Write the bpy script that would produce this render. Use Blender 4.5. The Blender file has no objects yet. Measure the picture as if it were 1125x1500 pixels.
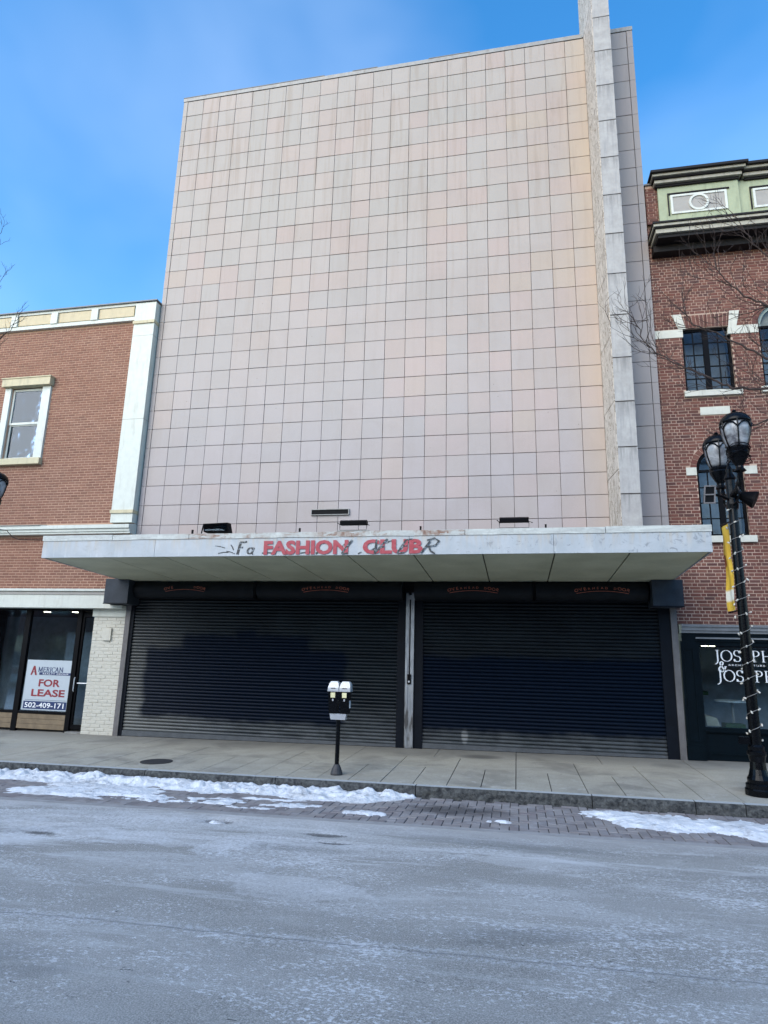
import bpy, math, random
from mathutils import Matrix, Vector, noise
random.seed(7)
PI = math.pi
scene = bpy.context.scene
col = scene.collection

# ------------------------------------------------------------------ camera, sky, sun, exposure
cam_d = bpy.data.cameras.new('camera'); cam = bpy.data.objects.new('camera', cam_d); col.objects.link(cam)
yaw, pit, rol = -0.20566203, 0.22101862, 0.02484592
fw = Vector((math.sin(yaw)*math.cos(pit), math.cos(yaw)*math.cos(pit), math.sin(pit)))
rt = Vector((math.cos(yaw), -math.sin(yaw), 0)); up = rt.cross(fw)
r2 = rt*math.cos(rol)+up*math.sin(rol); u2 = -rt*math.sin(rol)+up*math.cos(rol)
R = Matrix((r2, u2, -fw)).transposed().to_4x4()
CAM = Vector((8.98177, -13.88636, 2.0))
cam.matrix_world = Matrix.Translation(CAM) @ R
cam_d.sensor_fit = 'VERTICAL'; cam_d.sensor_height = 24.0; cam_d.lens = 933.8256/1500*24.0
cam_d.clip_end = 2000
scene.camera = cam

SUN_EL, SUN_ROT = math.radians(32), math.radians(206)
world = bpy.data.worlds.new('World'); scene.world = world; world.use_nodes = True
wn, wl = world.node_tree.nodes, world.node_tree.links
bg = wn['Background']; sky = wn.new('ShaderNodeTexSky'); sky.sky_type = 'NISHITA'; sky.sun_disc = False
sky.sun_elevation = SUN_EL; sky.sun_rotation = SUN_ROT; sky.air_density = 1.0; sky.dust_density = 0.5; sky.ozone_density = 3.0
tc = wn.new('ShaderNodeTexCoord'); mp = wn.new('ShaderNodeMapping'); mp.inputs['Scale'].default_value = (1.6, 1.2, 2.4)
cn = wn.new('ShaderNodeTexNoise'); cn.inputs['Scale'].default_value = 1.3; cn.inputs['Detail'].default_value = 4; cn.inputs['Roughness'].default_value = 0.42; cn.inputs['Distortion'].default_value = 0.35
cr = wn.new('ShaderNodeValToRGB'); cr.color_ramp.elements[0].position = 0.41; cr.color_ramp.elements[1].position = 0.98
cr.color_ramp.elements[1].color = (0.22, 0.22, 0.22, 1)
mx = wn.new('ShaderNodeMix'); mx.data_type = 'RGBA'; mx.inputs[7].default_value = (7.5, 8.2, 9.0, 1)
wl.new(tc.outputs['Generated'], mp.inputs[0]); wl.new(mp.outputs[0], cn.inputs['Vector']); wl.new(cn.outputs[0], cr.inputs[0])
wl.new(cr.outputs[0], mx.inputs[0]); hs = wn.new('ShaderNodeHueSaturation'); hs.inputs['Saturation'].default_value = 1.30; hs.inputs['Value'].default_value = 1.12; hs.inputs['Hue'].default_value = 0.496; wl.new(sky.outputs[0], hs.inputs['Color']); wl.new(hs.outputs[0], mx.inputs[6]); wl.new(mx.outputs[2], bg.inputs[0])
bg.inputs[1].default_value = 0.15

sun_d = bpy.data.lights.new('sun', 'SUN'); sun = bpy.data.objects.new('sun', sun_d); col.objects.link(sun)
sun_d.energy = 1.5; sun_d.angle = math.radians(55); sun_d.color = (1.0, 0.93, 0.80)
sdir = Vector((math.sin(SUN_ROT)*math.cos(SUN_EL), math.cos(SUN_ROT)*math.cos(SUN_EL), math.sin(SUN_EL)))
sun.rotation_euler = sdir.to_track_quat('Z', 'Y').to_euler(); sun.location = (0, -30, 40)
scene.view_settings.view_transform = 'Standard'; scene.view_settings.look = 'None'
scene.view_settings.gamma = 1; scene.view_settings.exposure = 1.17

# ------------------------------------------------------------------ material helpers
class T:
    def __init__(s, name, rough=0.7, metal=0.0, spec=0.5):
        s.mat = bpy.data.materials.new(name); s.mat.use_nodes = True
        s.nt = s.mat.node_tree; s.n = s.nt.nodes; s.b = s.n['Principled BSDF']
        s.b.inputs['Roughness'].default_value = rough; s.b.inputs['Metallic'].default_value = metal
        s.b.inputs['Specular IOR Level'].default_value = spec
        g = s.n.new('ShaderNodeNewGeometry'); s.pos = g.outputs['Position']; s.island = g.outputs['Random Per Island']; s.nor = g.outputs['Normal']
    def set(s, sock, v):
        if isinstance(v, bpy.types.NodeSocket): s.nt.links.new(v, sock)
        elif isinstance(v, (tuple, list)) and len(v) == 3 and sock.type == 'RGBA': sock.default_value = (*v, 1)
        else: sock.default_value = v
    def m(s, op, a, b=0.0, c=0.0, clamp=False):
        k = s.n.new('ShaderNodeMath'); k.operation = op; k.use_clamp = clamp
        s.set(k.inputs[0], a); s.set(k.inputs[1], b)
        if op in ('MULTIPLY_ADD', 'COMPARE', 'SMOOTH_MIN'): s.set(k.inputs[2], c)
        return k.outputs[0]
    def scale(s, v, sc):
        k = s.n.new('ShaderNodeVectorMath'); k.operation = 'MULTIPLY'; s.set(k.inputs[0], v); k.inputs[1].default_value = sc; return k.outputs[0]
    def add(s, v, o):
        k = s.n.new('ShaderNodeVectorMath'); k.operation = 'ADD'; s.set(k.inputs[0], v); s.set(k.inputs[1], o); return k.outputs[0]
    def noise(s, sc=5.0, det=4.0, rough=0.5, dist=0.0, v=None, out=0):
        k = s.n.new('ShaderNodeTexNoise'); s.set(k.inputs['Vector'], v if v is not None else s.pos)
        k.inputs['Scale'].default_value = sc; k.inputs['Detail'].default_value = det; k.inputs['Roughness'].default_value = rough; k.inputs['Distortion'].default_value = dist
        return k.outputs[out]
    def vor(s, sc=5.0, v=None, feat='F1', out=0):
        k = s.n.new('ShaderNodeTexVoronoi'); s.set(k.inputs['Vector'], v if v is not None else s.pos); k.feature = feat
        k.inputs['Scale'].default_value = sc; return k.outputs[out]
    def white(s, v, out=0):
        k = s.n.new('ShaderNodeTexWhiteNoise'); s.set(k.inputs['Vector'], v); return k.outputs[out]
    def sep(s, v):
        k = s.n.new('ShaderNodeSeparateXYZ'); s.set(k.inputs[0], v); return k.outputs
    def comb(s, x, y, z):
        k = s.n.new('ShaderNodeCombineXYZ'); s.set(k.inputs[0], x); s.set(k.inputs[1], y); s.set(k.inputs[2], z); return k.outputs[0]
    def rng(s, v, a, b, c=0.0, d=1.0):
        k = s.n.new('ShaderNodeMapRange'); s.set(k.inputs[0], v)
        for i, q in enumerate((a, b, c, d)): k.inputs[i+1].default_value = q
        return k.outputs[0]
    def ramp(s, f, st, const=False):
        k = s.n.new('ShaderNodeValToRGB'); s.set(k.inputs[0], f); e = k.color_ramp.elements
        if const: k.color_ramp.interpolation = 'CONSTANT'
        while len(e) < len(st): e.new(0.5)
        for q, (p, c) in zip(e, st): q.position = p; q.color = (*c, 1) if len(c) == 3 else c
        return k.outputs[0]
    def mix(s, f, a, b, mode='MIX'):
        k = s.n.new('ShaderNodeMix'); k.data_type = 'RGBA'; k.blend_type = mode; k.clamp_factor = True
        s.set(k.inputs[0], f); s.set(k.inputs[6], a); s.set(k.inputs[7], b); return k.outputs[2]
    def objrand(s):
        k = s.n.new('ShaderNodeObjectInfo'); return s.m('FRACT', s.m('ADD', k.outputs['Random'], s.island))
    def color(s, c): s.set(s.b.inputs['Base Color'], c); return s
    def rough(s, v): s.set(s.b.inputs['Roughness'], v); return s
    def bump(s, h, st=0.3, d=0.01):
        k = s.n.new('ShaderNodeBump'); s.set(k.inputs['Height'], h); k.inputs['Strength'].default_value = st; k.inputs['Distance'].default_value = d
        s.nt.links.new(k.outputs[0], s.b.inputs['Normal']); return s

def simple(name, c, rough=0.7, metal=0.0, var=0.25, sc=6.0, bump=0.1, spec=0.5, dirt=None):
    t = T(name, rough, metal, spec)
    n = t.noise(sc, 6, 0.6); n2 = t.noise(sc*9, 3, 0.6)
    k = t.m('MULTIPLY_ADD', n, 0.7, t.m('MULTIPLY', n2, 0.3))
    lo = tuple(x*(1-var) for x in c); hi = tuple(min(1, x*(1+var)) for x in c)
    cc = t.mix(t.rng(k, 0.3, 0.7), lo, hi)
    if dirt:
        st = t.noise(3.0, 6, 0.65, 0.4, v=t.scale(t.pos, (3.0, 3.0, 0.5)))
        cc = t.mix(t.rng(st, 0.52, 0.72, 0, dirt[1]), cc, dirt[0])
    t.color(cc)
    t.rough(t.rng(n2, 0.3, 0.7, max(0.02, rough-0.08), min(1, rough+0.08)))
    if bump: t.bump(k, bump, 0.01)
    return t.mat

MT = {}
def box_mask(t, X, Z, x0, x1, z0, z1, s=0.07):
    f = t.m('MULTIPLY', t.rng(X, x0-s, x0+s), t.rng(X, x1-s, x1+s, 1, 0))
    return t.m('MULTIPLY', f, t.m('MULTIPLY', t.rng(Z, z0-s, z0+s), t.rng(Z, z1-s, z1+s, 1, 0)))

# terracotta facade tile: every 0.5 m cell has its own shade
t = T('facade_tile', 0.55)
x, y, z = t.sep(t.pos)
cell = t.comb(t.m('FLOOR', t.m('DIVIDE', x, 0.5)), 0.0, t.m('FLOOR', t.m('DIVIDE', t.m('SUBTRACT', z, 4.973), 0.5)))
w = t.white(cell); wc = t.white(t.add(cell, (17.3, 5.1, 2.2)))
zone = t.noise(0.35, 2, 0.5, 0.0, v=t.add(t.scale(cell, (0.5, 1, 0.5)), (3.0, 0, 1.0)))
hi_z = t.rng(z, 6.0, 13.0); ri_x = t.rng(x, 5.5, 11.0)
shift = t.m('ADD', t.m('MULTIPLY', t.m('SUBTRACT', zone, 0.5), 1.4), t.m('MULTIPLY', ri_x, 0.30))
sel = t.m('ADD', t.m('MULTIPLY', w, 0.72), shift, clamp=True)
low = t.ramp(sel, [(0, (.415, .395, .405)), (.42, (.445, .41, .42)), (.68, (.44, .40, .385)), (.8, (.48, .405, .40)), (1, (.48, .405, .36))])
high = t.ramp(sel, [(0, (.385, .375, .34)), (.38, (.43, .405, .37)), (.62, (.45, .39, .345)), (.8, (.45, .365, .325)), (1, (.465, .395, .315))])
c = t.mix(hi_z, low, high)
c = t.mix(.08, c, t.mix(hi_z, (.445, .41, .41), (.43, .395, .36))); c = t.mix(t.rng(wc, 0, 1, 0, .16), c, (.30, .29, .28))
sp = t.noise(85, 2, 0.7)
c = t.mix(t.rng(sp, .35, .75, 0, .30), c, (.24, .215, .205)); gr = t.noise(.55, 7, .68, .8); c = t.mix(t.rng(gr, .44, .70, 0, .30), c, (.30, .265, .235))
edge = t.m('MULTIPLY', t.m('MULTIPLY', t.rng(x, 10.2, 10.95), t.rng(x, 11.3, 11.31, 1, 0)), t.rng(z, 4, 15, .35, .75))
c = t.mix(t.m('MULTIPLY', edge, .6), c, (.49, .40, .28))
streak = t.noise(1.6, 6, .65, .5, v=t.scale(t.pos, (3.5, 1, .22)))
c = t.mix(t.m('MULTIPLY', t.rng(streak, .50, .72, 0, .6), t.rng(z, 9.0, 17.3, .15, 1)), c, (.25, .19, .13))
c = t.mix(t.m('MULTIPLY', t.rng(x, 11.4, 11.41), .6), c, (.27, .27, .285))
pock = t.vor(3.2); c = t.mix(t.rng(pock, .022, .035, .75, 0), c, (.10, .08, .07))
c = t.mix(1.0, c, (.825, .765, .725), 'MULTIPLY')
t.color(c); t.bump(sp, .25, .004); MT['tile'] = t.mat

MT['joint'] = simple('tile_joint', (.115, .098, .086), .95)
t = T('fin_concrete', .85)
st = t.noise(3.2, 7, .65, .6, v=t.scale(t.pos, (4.5, 4, .35))); bl = t.noise(6, 6, .6)
x, y, z = t.sep(t.pos)
c = t.mix(t.rng(bl, .3, .7), (.30, .285, .27), (.39, .372, .35)); c = t.mix(t.rng(st, .5, .75, 0, .6), c, (.22, .22, .23))
fz = t.m('FRACT', t.m('DIVIDE', t.m('SUBTRACT', z, 5.25), .98))
c = t.mix(t.m('MULTIPLY', t.rng(fz, .62, 1.0), t.rng(st, .40, .62, 0, .7)), c, (.16, .15, .14))
c = t.mix(t.m('MAXIMUM', t.rng(t.m('ADD', fz, t.m('MULTIPLY', bl, .03)), .99, 1.01), t.rng(t.m('SUBTRACT', fz, t.m('MULTIPLY', bl, .03)), .004, -.012)), c, (.10, .09, .08))
t.color(c); t.bump(bl, .5, .01); MT['fin'] = t.mat
t = T('fin_side_stone', .8)
cr1 = t.noise(2.2, 5, .6, 2.5, v=t.scale(t.pos, (1, 2.5, .6)))
ln = t.m('ABSOLUTE', t.m('SUBTRACT', cr1, .5)); bl = t.noise(9, 5, .6)
c = t.mix(t.rng(bl, .3, .7), (.44, .385, .325), (.58, .52, .45)); c = t.mix(t.rng(ln, .010, .035, .85, 0), c, (.16, .12, .08))
t.color(c).bump(bl, .4, .01); MT['finside'] = t.mat
MT['coping'] = simple('weathered_metal_coping', (.24, .235, .22), .5, .2, dirt=((.15, .12, .09), .6))
MT['cream'] = simple('cream_painted_stucco', (.55, .56, .49), .6, var=.08, bump=.15, dirt=((.36, .34, .28), .45))
MT['creamside'] = MT['cream']
MT['tan'] = simple('tan_painted_panel', (.50, .41, .25), .6, var=.1, dirt=((.3, .25, .15), .4))
MT['tantrim'] = simple('tan_trim', (.50, .43, .27), .6, var=.12, dirt=((.22, .19, .13), .5))
MT['flash'] = simple('dark_flashing', (.13, .14, .15), .5)

def brickmat(name, cols, stain, bumpk=.5):
    t = T(name, .85); r = t.objrand(); n = t.noise(60, 4, .65); n2 = t.noise(.8, 6, .65, .4)
    c = t.ramp(r, [(i/(len(cols)-1), q) for i, q in enumerate(cols)])
    c = t.mix(t.rng(n, .3, .75, 0, .4), c, tuple(v*.5 for v in cols[0]))
    c = t.mix(t.rng(n2, .5, .75, 0, .5), c, stain); t.color(c).bump(n, bumpk, .004); return t.mat
MT['brickL'] = brickmat('orange_brown_brick', [(.185, .078, .050), (.235, .102, .064), (.26, .118, .075), (.21, .088, .058)], (.22, .13, .09))
MT['brickR'] = brickmat('old_red_brick', [(.090, .034, .026), (.145, .052, .037), (.185, .074, .052), (.135, .041, .030), (.080, .034, .030), (.19, .078, .055)], (.13, .070, .055))
MT['mortL'] = simple('pale_orange_mortar', (.40, .245, .165), .95, var=.2)
t = T('pale_mortar', .95); n = t.noise(1.3, 5, .6); n2 = t.noise(30, 4, .6)
t.color(t.mix(t.rng(n, .35, .65), t.mix(n2, (.28, .18, .13), (.40, .28, .21)), t.mix(n2, (.38, .265, .205), (.50, .37, .295)))).bump(n2, .4, .005); MT['mortR'] = t.mat
MT['whitebrick'] = simple('white_painted_brick', (.50, .48, .41), .6, var=.08, bump=.5, sc=14, dirt=((.42, .39, .32), .35))
MT['stone'] = simple('white_limestone', (.52, .51, .44), .75, var=.1, dirt=((.3, .29, .25), .5))
MT['whitewood'] = simple('white_window_paint', (.55, .56, .50), .5, var=.08, dirt=((.34, .32, .27), .5))
MT['black'] = simple('black_gloss_paint', (.002, .0025, .0035), .25, var=.3, bump=.03, spec=.16)
MT['blackmat'] = simple('black_frame_metal', (.003, .003, .004), .5, var=.3, bump=.05, spec=.08)
MT['teal'] = simple('dark_teal_shopfront_paint', (.0015, .005, .008), .5, var=.3, bump=.08, spec=.08)
MT['greyledge'] = simple('grey_ledge_paint', (.16, .17, .18), .5)
MT['green'] = simple('pale_green_cornice_paint', (.31, .34, .215), .6, var=.14, dirt=((.16, .17, .10), .5))
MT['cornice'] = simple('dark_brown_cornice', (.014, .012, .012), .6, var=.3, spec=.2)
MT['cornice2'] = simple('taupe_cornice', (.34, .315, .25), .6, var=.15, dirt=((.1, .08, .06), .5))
MT['taupe'] = simple('taupe_panel', (.30, .28, .25), .6, var=.1)
MT['sash'] = simple('greenish_sash', (.25, .30, .26), .5)
MT['curtain'] = simple('grey_curtain', (.27, .26, .25), .9, var=.25, sc=3)
MT['oakpanel'] = simple('weathered_plank', (.17, .125, .075), .7, var=.35, sc=5, bump=.3)

t = T('fascia_paint', .45)
x, y, z = t.sep(t.pos)
b = t.noise(2.3, 6, .62, .5); b2 = t.noise(9, 6, .7, .8); s1 = t.noise(2.0, 5, .6, .2, v=t.scale(t.pos, (6, 1, .6)))
c = t.mix(t.rng(b, .35, .65), (.32, .35, .365), (.40, .42, .43)); c = t.mix(t.rng(s1, .55, .75, 0, .4), c, (.56, .60, .60))
c = t.mix(t.m('MULTIPLY', t.rng(b2, .57, .66, 0, .85), t.rng(x, 7.6, 8.6, .12, 1)), c, (.16, .19, .22))
c = t.mix(t.m('MULTIPLY', t.rng(s1, .46, .62, 0, .6), t.rng(z, 3.75, 4.05)), c, (.36, .30, .22))
c = t.mix(t.rng(b2, .58, .66, 0, .35), c, (.30, .29, .26))
t.color(c).bump(b2, .15, .005); MT['fascia'] = t.mat
t = T('flashing_paint', .5)
x, y, z = t.sep(t.pos)
b = t.noise(3.0, 6, .65, .6, v=t.scale(t.pos, (1, 1, 5))); b2 = t.noise(14, 5, .65); s1 = t.noise(1.5, 5, .65, .3, v=t.scale(t.pos, (2, 1, 1)))
c = t.mix(t.rng(b, .35, .65), (.42, .43, .41), (.60, .62, .58)); c = t.mix(t.rng(b2, .5, .7, 0, .35), c, (.25, .24, .21))
rust = t.m('MULTIPLY', t.rng(b, .46, .54), t.m('MULTIPLY', t.rng(x, 2.6, 3.4), t.rng(x, 8.1, 8.25, 1, 0)))
c = t.mix(t.m('MULTIPLY', rust, t.rng(s1, .40, .58, 0, .95)), c, t.mix(b2, (.09, .030, .014), (.28, .12, .055)))
t.color(c).bump(b2, .2, .005); MT['flashing'] = t.mat
c = t.mix(1.0, c, (.84, .84, .82), 'MULTIPLY'); t.color(c)
t = T('soffit_panel', .6); b = t.noise(1.4, 5, .55); b2 = t.noise(20, 4, .6)
c = t.mix(t.rng(b, .35, .65), (.40, .41, .28), (.50, .51, .36)); c = t.mix(t.rng(b2, .4, .8, 0, .25), c, (.25, .26, .17)); c = t.mix(1.0, c, (1.12, 1.08, 1.08), 'MULTIPLY'); t.color(c); MT['soffit'] = t.mat
MT['soffitjoint'] = simple('soffit_joint', (.06, .06, .05), .8)
MT['housing'] = simple('dark_blue_grey_steel', (.028, .035, .046), .5, 0, var=.35, sc=4, bump=.05, spec=.25)
MT['drum'] = simple('dark_hood_steel', (.009, .011, .014), .5, 0, var=.35, sc=4, bump=.05, spec=.14)
MT['channel'] = simple('dark_guide_channel', (.004, .006, .010), .5, 0, var=.3, spec=.12)
MT['channelgrey'] = simple('worn_grey_channel', (.12, .112, .11), .6, 0, var=.3, dirt=((.05, .04, .04), .6))
t = T('worn_aluminium_post', .38, .35); x, y, z = t.sep(t.pos)
s1 = t.noise(5, 5, .6, .3, v=t.scale(t.pos, (2.5, 2.5, .5))); c = t.mix(t.rng(s1, .38, .62), (.24, .26, .28), (.52, .55, .57))
c = t.mix(t.m('MULTIPLY', t.rng(s1, .42, .60), t.rng(z, .9, 1.5, .9, .15)), c, (.04, .035, .03)); t.color(c); MT['post'] = t.mat

def slatmat(name, boxes, base_lo, base_hi):
    t = T(name, .38, 0, .38); x, y, z = t.sep(t.pos)
    nx = t.noise(1.9, 5, .6, v=t.pos, out=1); wv = t.sep(nx); n = t.noise(2.2, 5, .6, v=t.scale(t.pos, (.5, 1, 1)))
    X = t.m('ADD', x, t.m('MULTIPLY', t.m('SUBTRACT', wv[0], .5), .45)); Z = t.m('ADD', z, t.m('MULTIPLY', t.m('SUBTRACT', wv[1], .5), .30))
    f = None
    for bx in boxes:
        q = box_mask(t, X, Z, *bx); f = q if f is None else t.m('MAXIMUM', f, q)
    c = t.mix(t.rng(n, .35, .65), base_lo, base_hi)
    gm = t.noise(3.1, 6, .7, .5, v=t.scale(t.pos, (.6, 1, 1.3))); c = t.mix(t.m('MULTIPLY', t.rng(z, .12, 1.0, .8, 0), t.rng(gm, .35, .6, .4, 1)), c, (.11, .122, .13)); c = t.mix(t.m('MULTIPLY', t.rng(x, -.1, 2.4, .8, 0), t.rng(z, .3, 2.8, 1, .12)), c, (.14, .145, .135))  # highlights on the lower and left slats, painted into the base colour
    sc_ = t.m('ADD', t.m('POWER', t.m('DIVIDE', t.m('SUBTRACT', x, 7.9), .07), 2.0), t.m('POWER', t.m('DIVIDE', t.m('SUBTRACT', z, .42), .16), 2.0)); c = t.mix(t.rng(t.m('ADD', sc_, t.m('MULTIPLY', gm, 1.4)), 1.1, 2.0, .55, 0), c, (.30, .31, .31))
    c = t.mix(t.m('MULTIPLY', f, .93), c, (.0015, .0055, .015)); t.color(c)
    t.rough(t.m('MULTIPLY_ADD', f, .10, .36)); t.set(t.b.inputs['Specular IOR Level'], t.m('MULTIPLY', t.m('MULTIPLY_ADD', f, -.55, 1.0), t.rng(x, 0, 5, .34, .15))); return t.mat
MT['slatL'] = slatmat('steel_slats_with_dark_paint_patch', [(.48, 5.3, .50, 2.05), (1.4, 4.5, 1.9, 2.37), (2.66, 3.19, 2.2, 2.50)], (.0045, .008, .012), (.010, .016, .021))
MT['slatR'] = slatmat('steel_slats_with_dark_paint_band', [(6.0, 13.0, .52, 2.02)], (.005, .008, .012), (.010, .015, .020))
MT['bottombar'] = simple('steel_bottom_bar', (.10, .11, .12), .4, .4)

MT['orange'] = simple('faded_orange_print', (.36, .10, .06), .6, var=.4, sc=30, bump=0)
t = T('faded_red_letters', .5); b = t.noise(14, 5, .65); t.color(t.mix(t.rng(b, .4, .7, 0, .55), (.30, .018, .032), (.36, .08, .10))); MT['red'] = t.mat
t = T('worn_black_script', .5); b = t.noise(22, 5, .7); t.color(t.mix(t.rng(b, .52, .62, 0, .8), (.008, .011, .014), (.30, .35, .38))); MT['script'] = t.mat
MT['signwhite'] = simple('sign_white', (.42, .47, .50), .4, var=.04, bump=0)
MT['signnavy'] = simple('sign_navy', (.012, .028, .10), .4, bump=0)
MT['signred'] = simple('sign_maroon', (.22, .018, .028), .4, bump=0)
MT['lettergreywhite'] = simple('white_vinyl', (.78, .80, .80), .4, var=.03, bump=0)

t = T('asphalt', .85, 0, .3); x, y, z = t.sep(t.pos)
f1 = t.noise(95, 3, .75); f2 = t.noise(30, 5, .75); f3 = t.noise(1.1, 5, .6, .3, v=t.scale(t.pos, (.35, 1, 1))); wvec = t.noise(2.2, 4, .6, out=1)
c = t.mix(t.rng(f1, .38, .63), (.158, .156, .144), (.385, .378, .355)); c = t.mix(t.rng(f3, .40, .62, 0, .35), c, (.41, .41, .395))
fk = t.noise(34, 4, .8, .2, v=t.scale(t.pos, (.7, 1.3, 1))); reg = t.noise(1.5, 5, .65, .6, v=t.scale(t.pos, (.45, 1.0, 1)))
thr = t.m('SUBTRACT', fk, t.m('MULTIPLY', t.m('SUBTRACT', .62, reg), .55))
c = t.mix(t.m('MULTIPLY', t.rng(thr, .50, .57), .8), c, (.62, .64, .66))
agg = t.vor(46); c = t.mix(t.rng(agg, .12, .2, .35, 0), c, (.06, .06, .065))
fl = t.vor(5.0, v=t.add(t.scale(t.pos, (.6, 1.9, 1)), t.scale(wvec, (.5, .5, 0)))); flm = t.m('MULTIPLY', t.rng(fl, .06, .085, 1, 0), t.rng(f2, .44, .54))
c = t.mix(t.m('MULTIPLY', flm, .9), c, (.035, .037, .045))
near = t.rng(y, -8.2, -6.6); lefty = t.rng(x, 8.5, 5.5)
sw = t.noise(.72, 6, .60, 1.1, v=t.add(t.scale(t.pos, (.50, 1.35, 1)), (4.2, 1.7, 0))); rid = t.m('ABSOLUTE', t.m('SUBTRACT', sw, .5))
swf = t.m('MULTIPLY', t.rng(sw, .50, .60), t.rng(f2, .36, .60))
c = t.mix(t.m('MULTIPLY', t.m('MULTIPLY', swf, t.rng(y, -9.5, -6.2, .10, 1)), t.rng(x, 12, 5, .35, .95)), c, (.60, .61, .62))
def patch(cx, cy, rx, ry, amp):
    global c
    X = t.m('ADD', x, t.m('MULTIPLY', t.m('SUBTRACT', t.sep(wvec)[1], .5), 1.3)); Y = t.m('ADD', y, t.m('MULTIPLY', t.m('SUBTRACT', t.sep(wvec)[2], .5), .55))
    d = t.m('ADD', t.m('POWER', t.m('DIVIDE', t.m('SUBTRACT', X, cx), rx), 2.0), t.m('POWER', t.m('DIVIDE', t.m('SUBTRACT', Y, cy), ry), 2.0))
    inn = t.m('MULTIPLY', t.rng(d, .75, 1.05, 0, .4), t.rng(d, 1.15, 1.5, 1, 0)); body = t.rng(d, .5, 1.3, .6, 0)
    c = t.mix(t.m('MULTIPLY', t.m('MULTIPLY', t.m('ADD', inn, body, clamp=True), t.rng(f2, .34, .56, .3, 1)), amp), c, (.66, .67, .68))
for P_ in ((1.9, -6.6, .9, .25, .75), (3.0, -7.2, .7, .22, .7), (3.9, -6.7, .8, .22, .65), (5.3, -6.75, .8, .22, .6), (6.5, -6.5, .7, .16, .5), (2.2, -7.7, 1.2, .28, .7), (7.0, -7.9, .55, .30, .6), (9.1, -6.6, .7, .15, .45)): patch(*P_)
st2 = t.noise(1.7, 6, .72, .3, v=t.scale(t.pos, (.28, 2.4, 1))); c = t.mix(t.m('MULTIPLY', t.rng(st2, .54, .64, 0, .7), t.rng(y, -10, -6.5, .25, 1)), c, (.52, .53, .53))
dp = t.noise(.55, 5, .6, .4, v=t.add(t.scale(t.pos, (.5, 1.4, 1)), (9, 3, 0))); c = t.mix(t.rng(dp, .53, .62, 0, .4), c, (.11, .115, .115))
c = t.mix(t.m('MULTIPLY', t.m('MULTIPLY', t.rng(rid, .004, .05, 1, 0), t.m('MULTIPLY', near, lefty)), t.rng(f2, .38, .60, .1, .7)), c, (.62, .64, .66))
c = t.mix(t.rng(t.m('ADD', y, t.m('MULTIPLY', f3, .5)), -5.75, -5.25, 0, .6), c, (.40, .39, .38))
sd = t.m('ABSOLUTE', t.m('ADD', t.m('ADD', y, t.m('MULTIPLY', x, -.025)), t.m('MULTIPLY_ADD', t.sep(wvec)[0], .10, 9.08)))
c = t.mix(t.m('MULTIPLY', t.rng(sd, .003, .018, .8, 0), t.rng(f2, .42, .56)), c, (.06, .062, .07))
sd2 = t.m('ABSOLUTE', t.m('ADD', sd, -.05)); c = t.mix(t.m('MULTIPLY', t.rng(sd2, .01, .07, .75, 0), t.rng(f2, .48, .60)), c, (.46, .48, .50))
for (px, py, rx, ry) in ((5.28, -5.80, .20, .10), (6.75, -6.10, .28, .06), (6.95, -6.42, .22, .04), (3.6, -6.9, .22, .06)):
    dd = t.m('ADD', t.m('POWER', t.m('DIVIDE', t.m('SUBTRACT', x, px), rx), 2.0), t.m('POWER', t.m('DIVIDE', t.m('SUBTRACT', y, py), ry), 2.0))
    c = t.mix(t.rng(t.m('ADD', dd, t.m('MULTIPLY', f2, 2.4)), 1.5, 2.5, .75, 0), c, (.040, .038, .038))
t.color(c).bump(t.m('ADD', f1, t.m('MULTIPLY', f2, .8)), .6, .009); MT['asphalt'] = t.mat

t = T('concrete_slab', .8); x, y, z = t.sep(t.pos); r = t.objrand(); n = t.noise(2.2, 6, .6, .3); n2 = t.noise(45, 4, .7); n3 = t.noise(.9, 4, .6, .5)
c = t.mix(t.rng(n, .3, .7), (.31, .295, .245), (.42, .40, .34)); c = t.mix(t.m('MULTIPLY', r, .35), c, (.42, .385, .30))
c = t.mix(t.rng(n2, .4, .8, 0, .5), c, (.13, .125, .11)); c = t.mix(t.rng(n3, .50, .66, 0, .6), c, (.16, .15, .13))
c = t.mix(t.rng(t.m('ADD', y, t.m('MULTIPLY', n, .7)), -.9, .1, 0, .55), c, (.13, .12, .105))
dk = t.m('ADD', t.m('POWER', t.m('DIVIDE', t.m('SUBTRACT', x, 8.25), .45), 2.0), t.m('POWER', t.m('DIVIDE', t.m('SUBTRACT', y, -.75), .28), 2.0))
c = t.mix(t.rng(t.m('ADD', dk, t.m('MULTIPLY', n2, 1.2)), .7, 1.8, .7, 0), c, (.06, .055, .05))
gum = t.vor(2.6); c = t.mix(t.rng(gum, .035, .05, .6, 0), c, (.07, .065, .06)); salt = t.noise(5, 6, .7, .5); c = t.mix(t.m('MULTIPLY', t.rng(salt, .56, .68, 0, .45), t.rng(y, -1.5, -3.3, .1, 1)), c, (.52, .51, .48))
t.color(c).bump(n2, .3, .005); MT['slab'] = t.mat
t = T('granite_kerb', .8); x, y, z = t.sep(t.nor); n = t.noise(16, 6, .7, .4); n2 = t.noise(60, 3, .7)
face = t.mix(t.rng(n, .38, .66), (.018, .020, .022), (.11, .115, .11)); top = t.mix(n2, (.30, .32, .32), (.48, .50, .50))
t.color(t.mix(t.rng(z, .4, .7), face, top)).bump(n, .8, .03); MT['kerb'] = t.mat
t = T('clay_paver', .8); r = t.objrand(); n = t.noise(4, 5, .6); n2 = t.noise(70, 3, .7); n3 = t.noise(.8, 4, .6, 1.0)
x, y, z = t.sep(t.pos)
c = t.ramp(r, [(0, (.17, .155, .155)), (.4, (.215, .198, .195)), (.7, (.26, .24, .23)), (1, (.19, .165, .165))])
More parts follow.
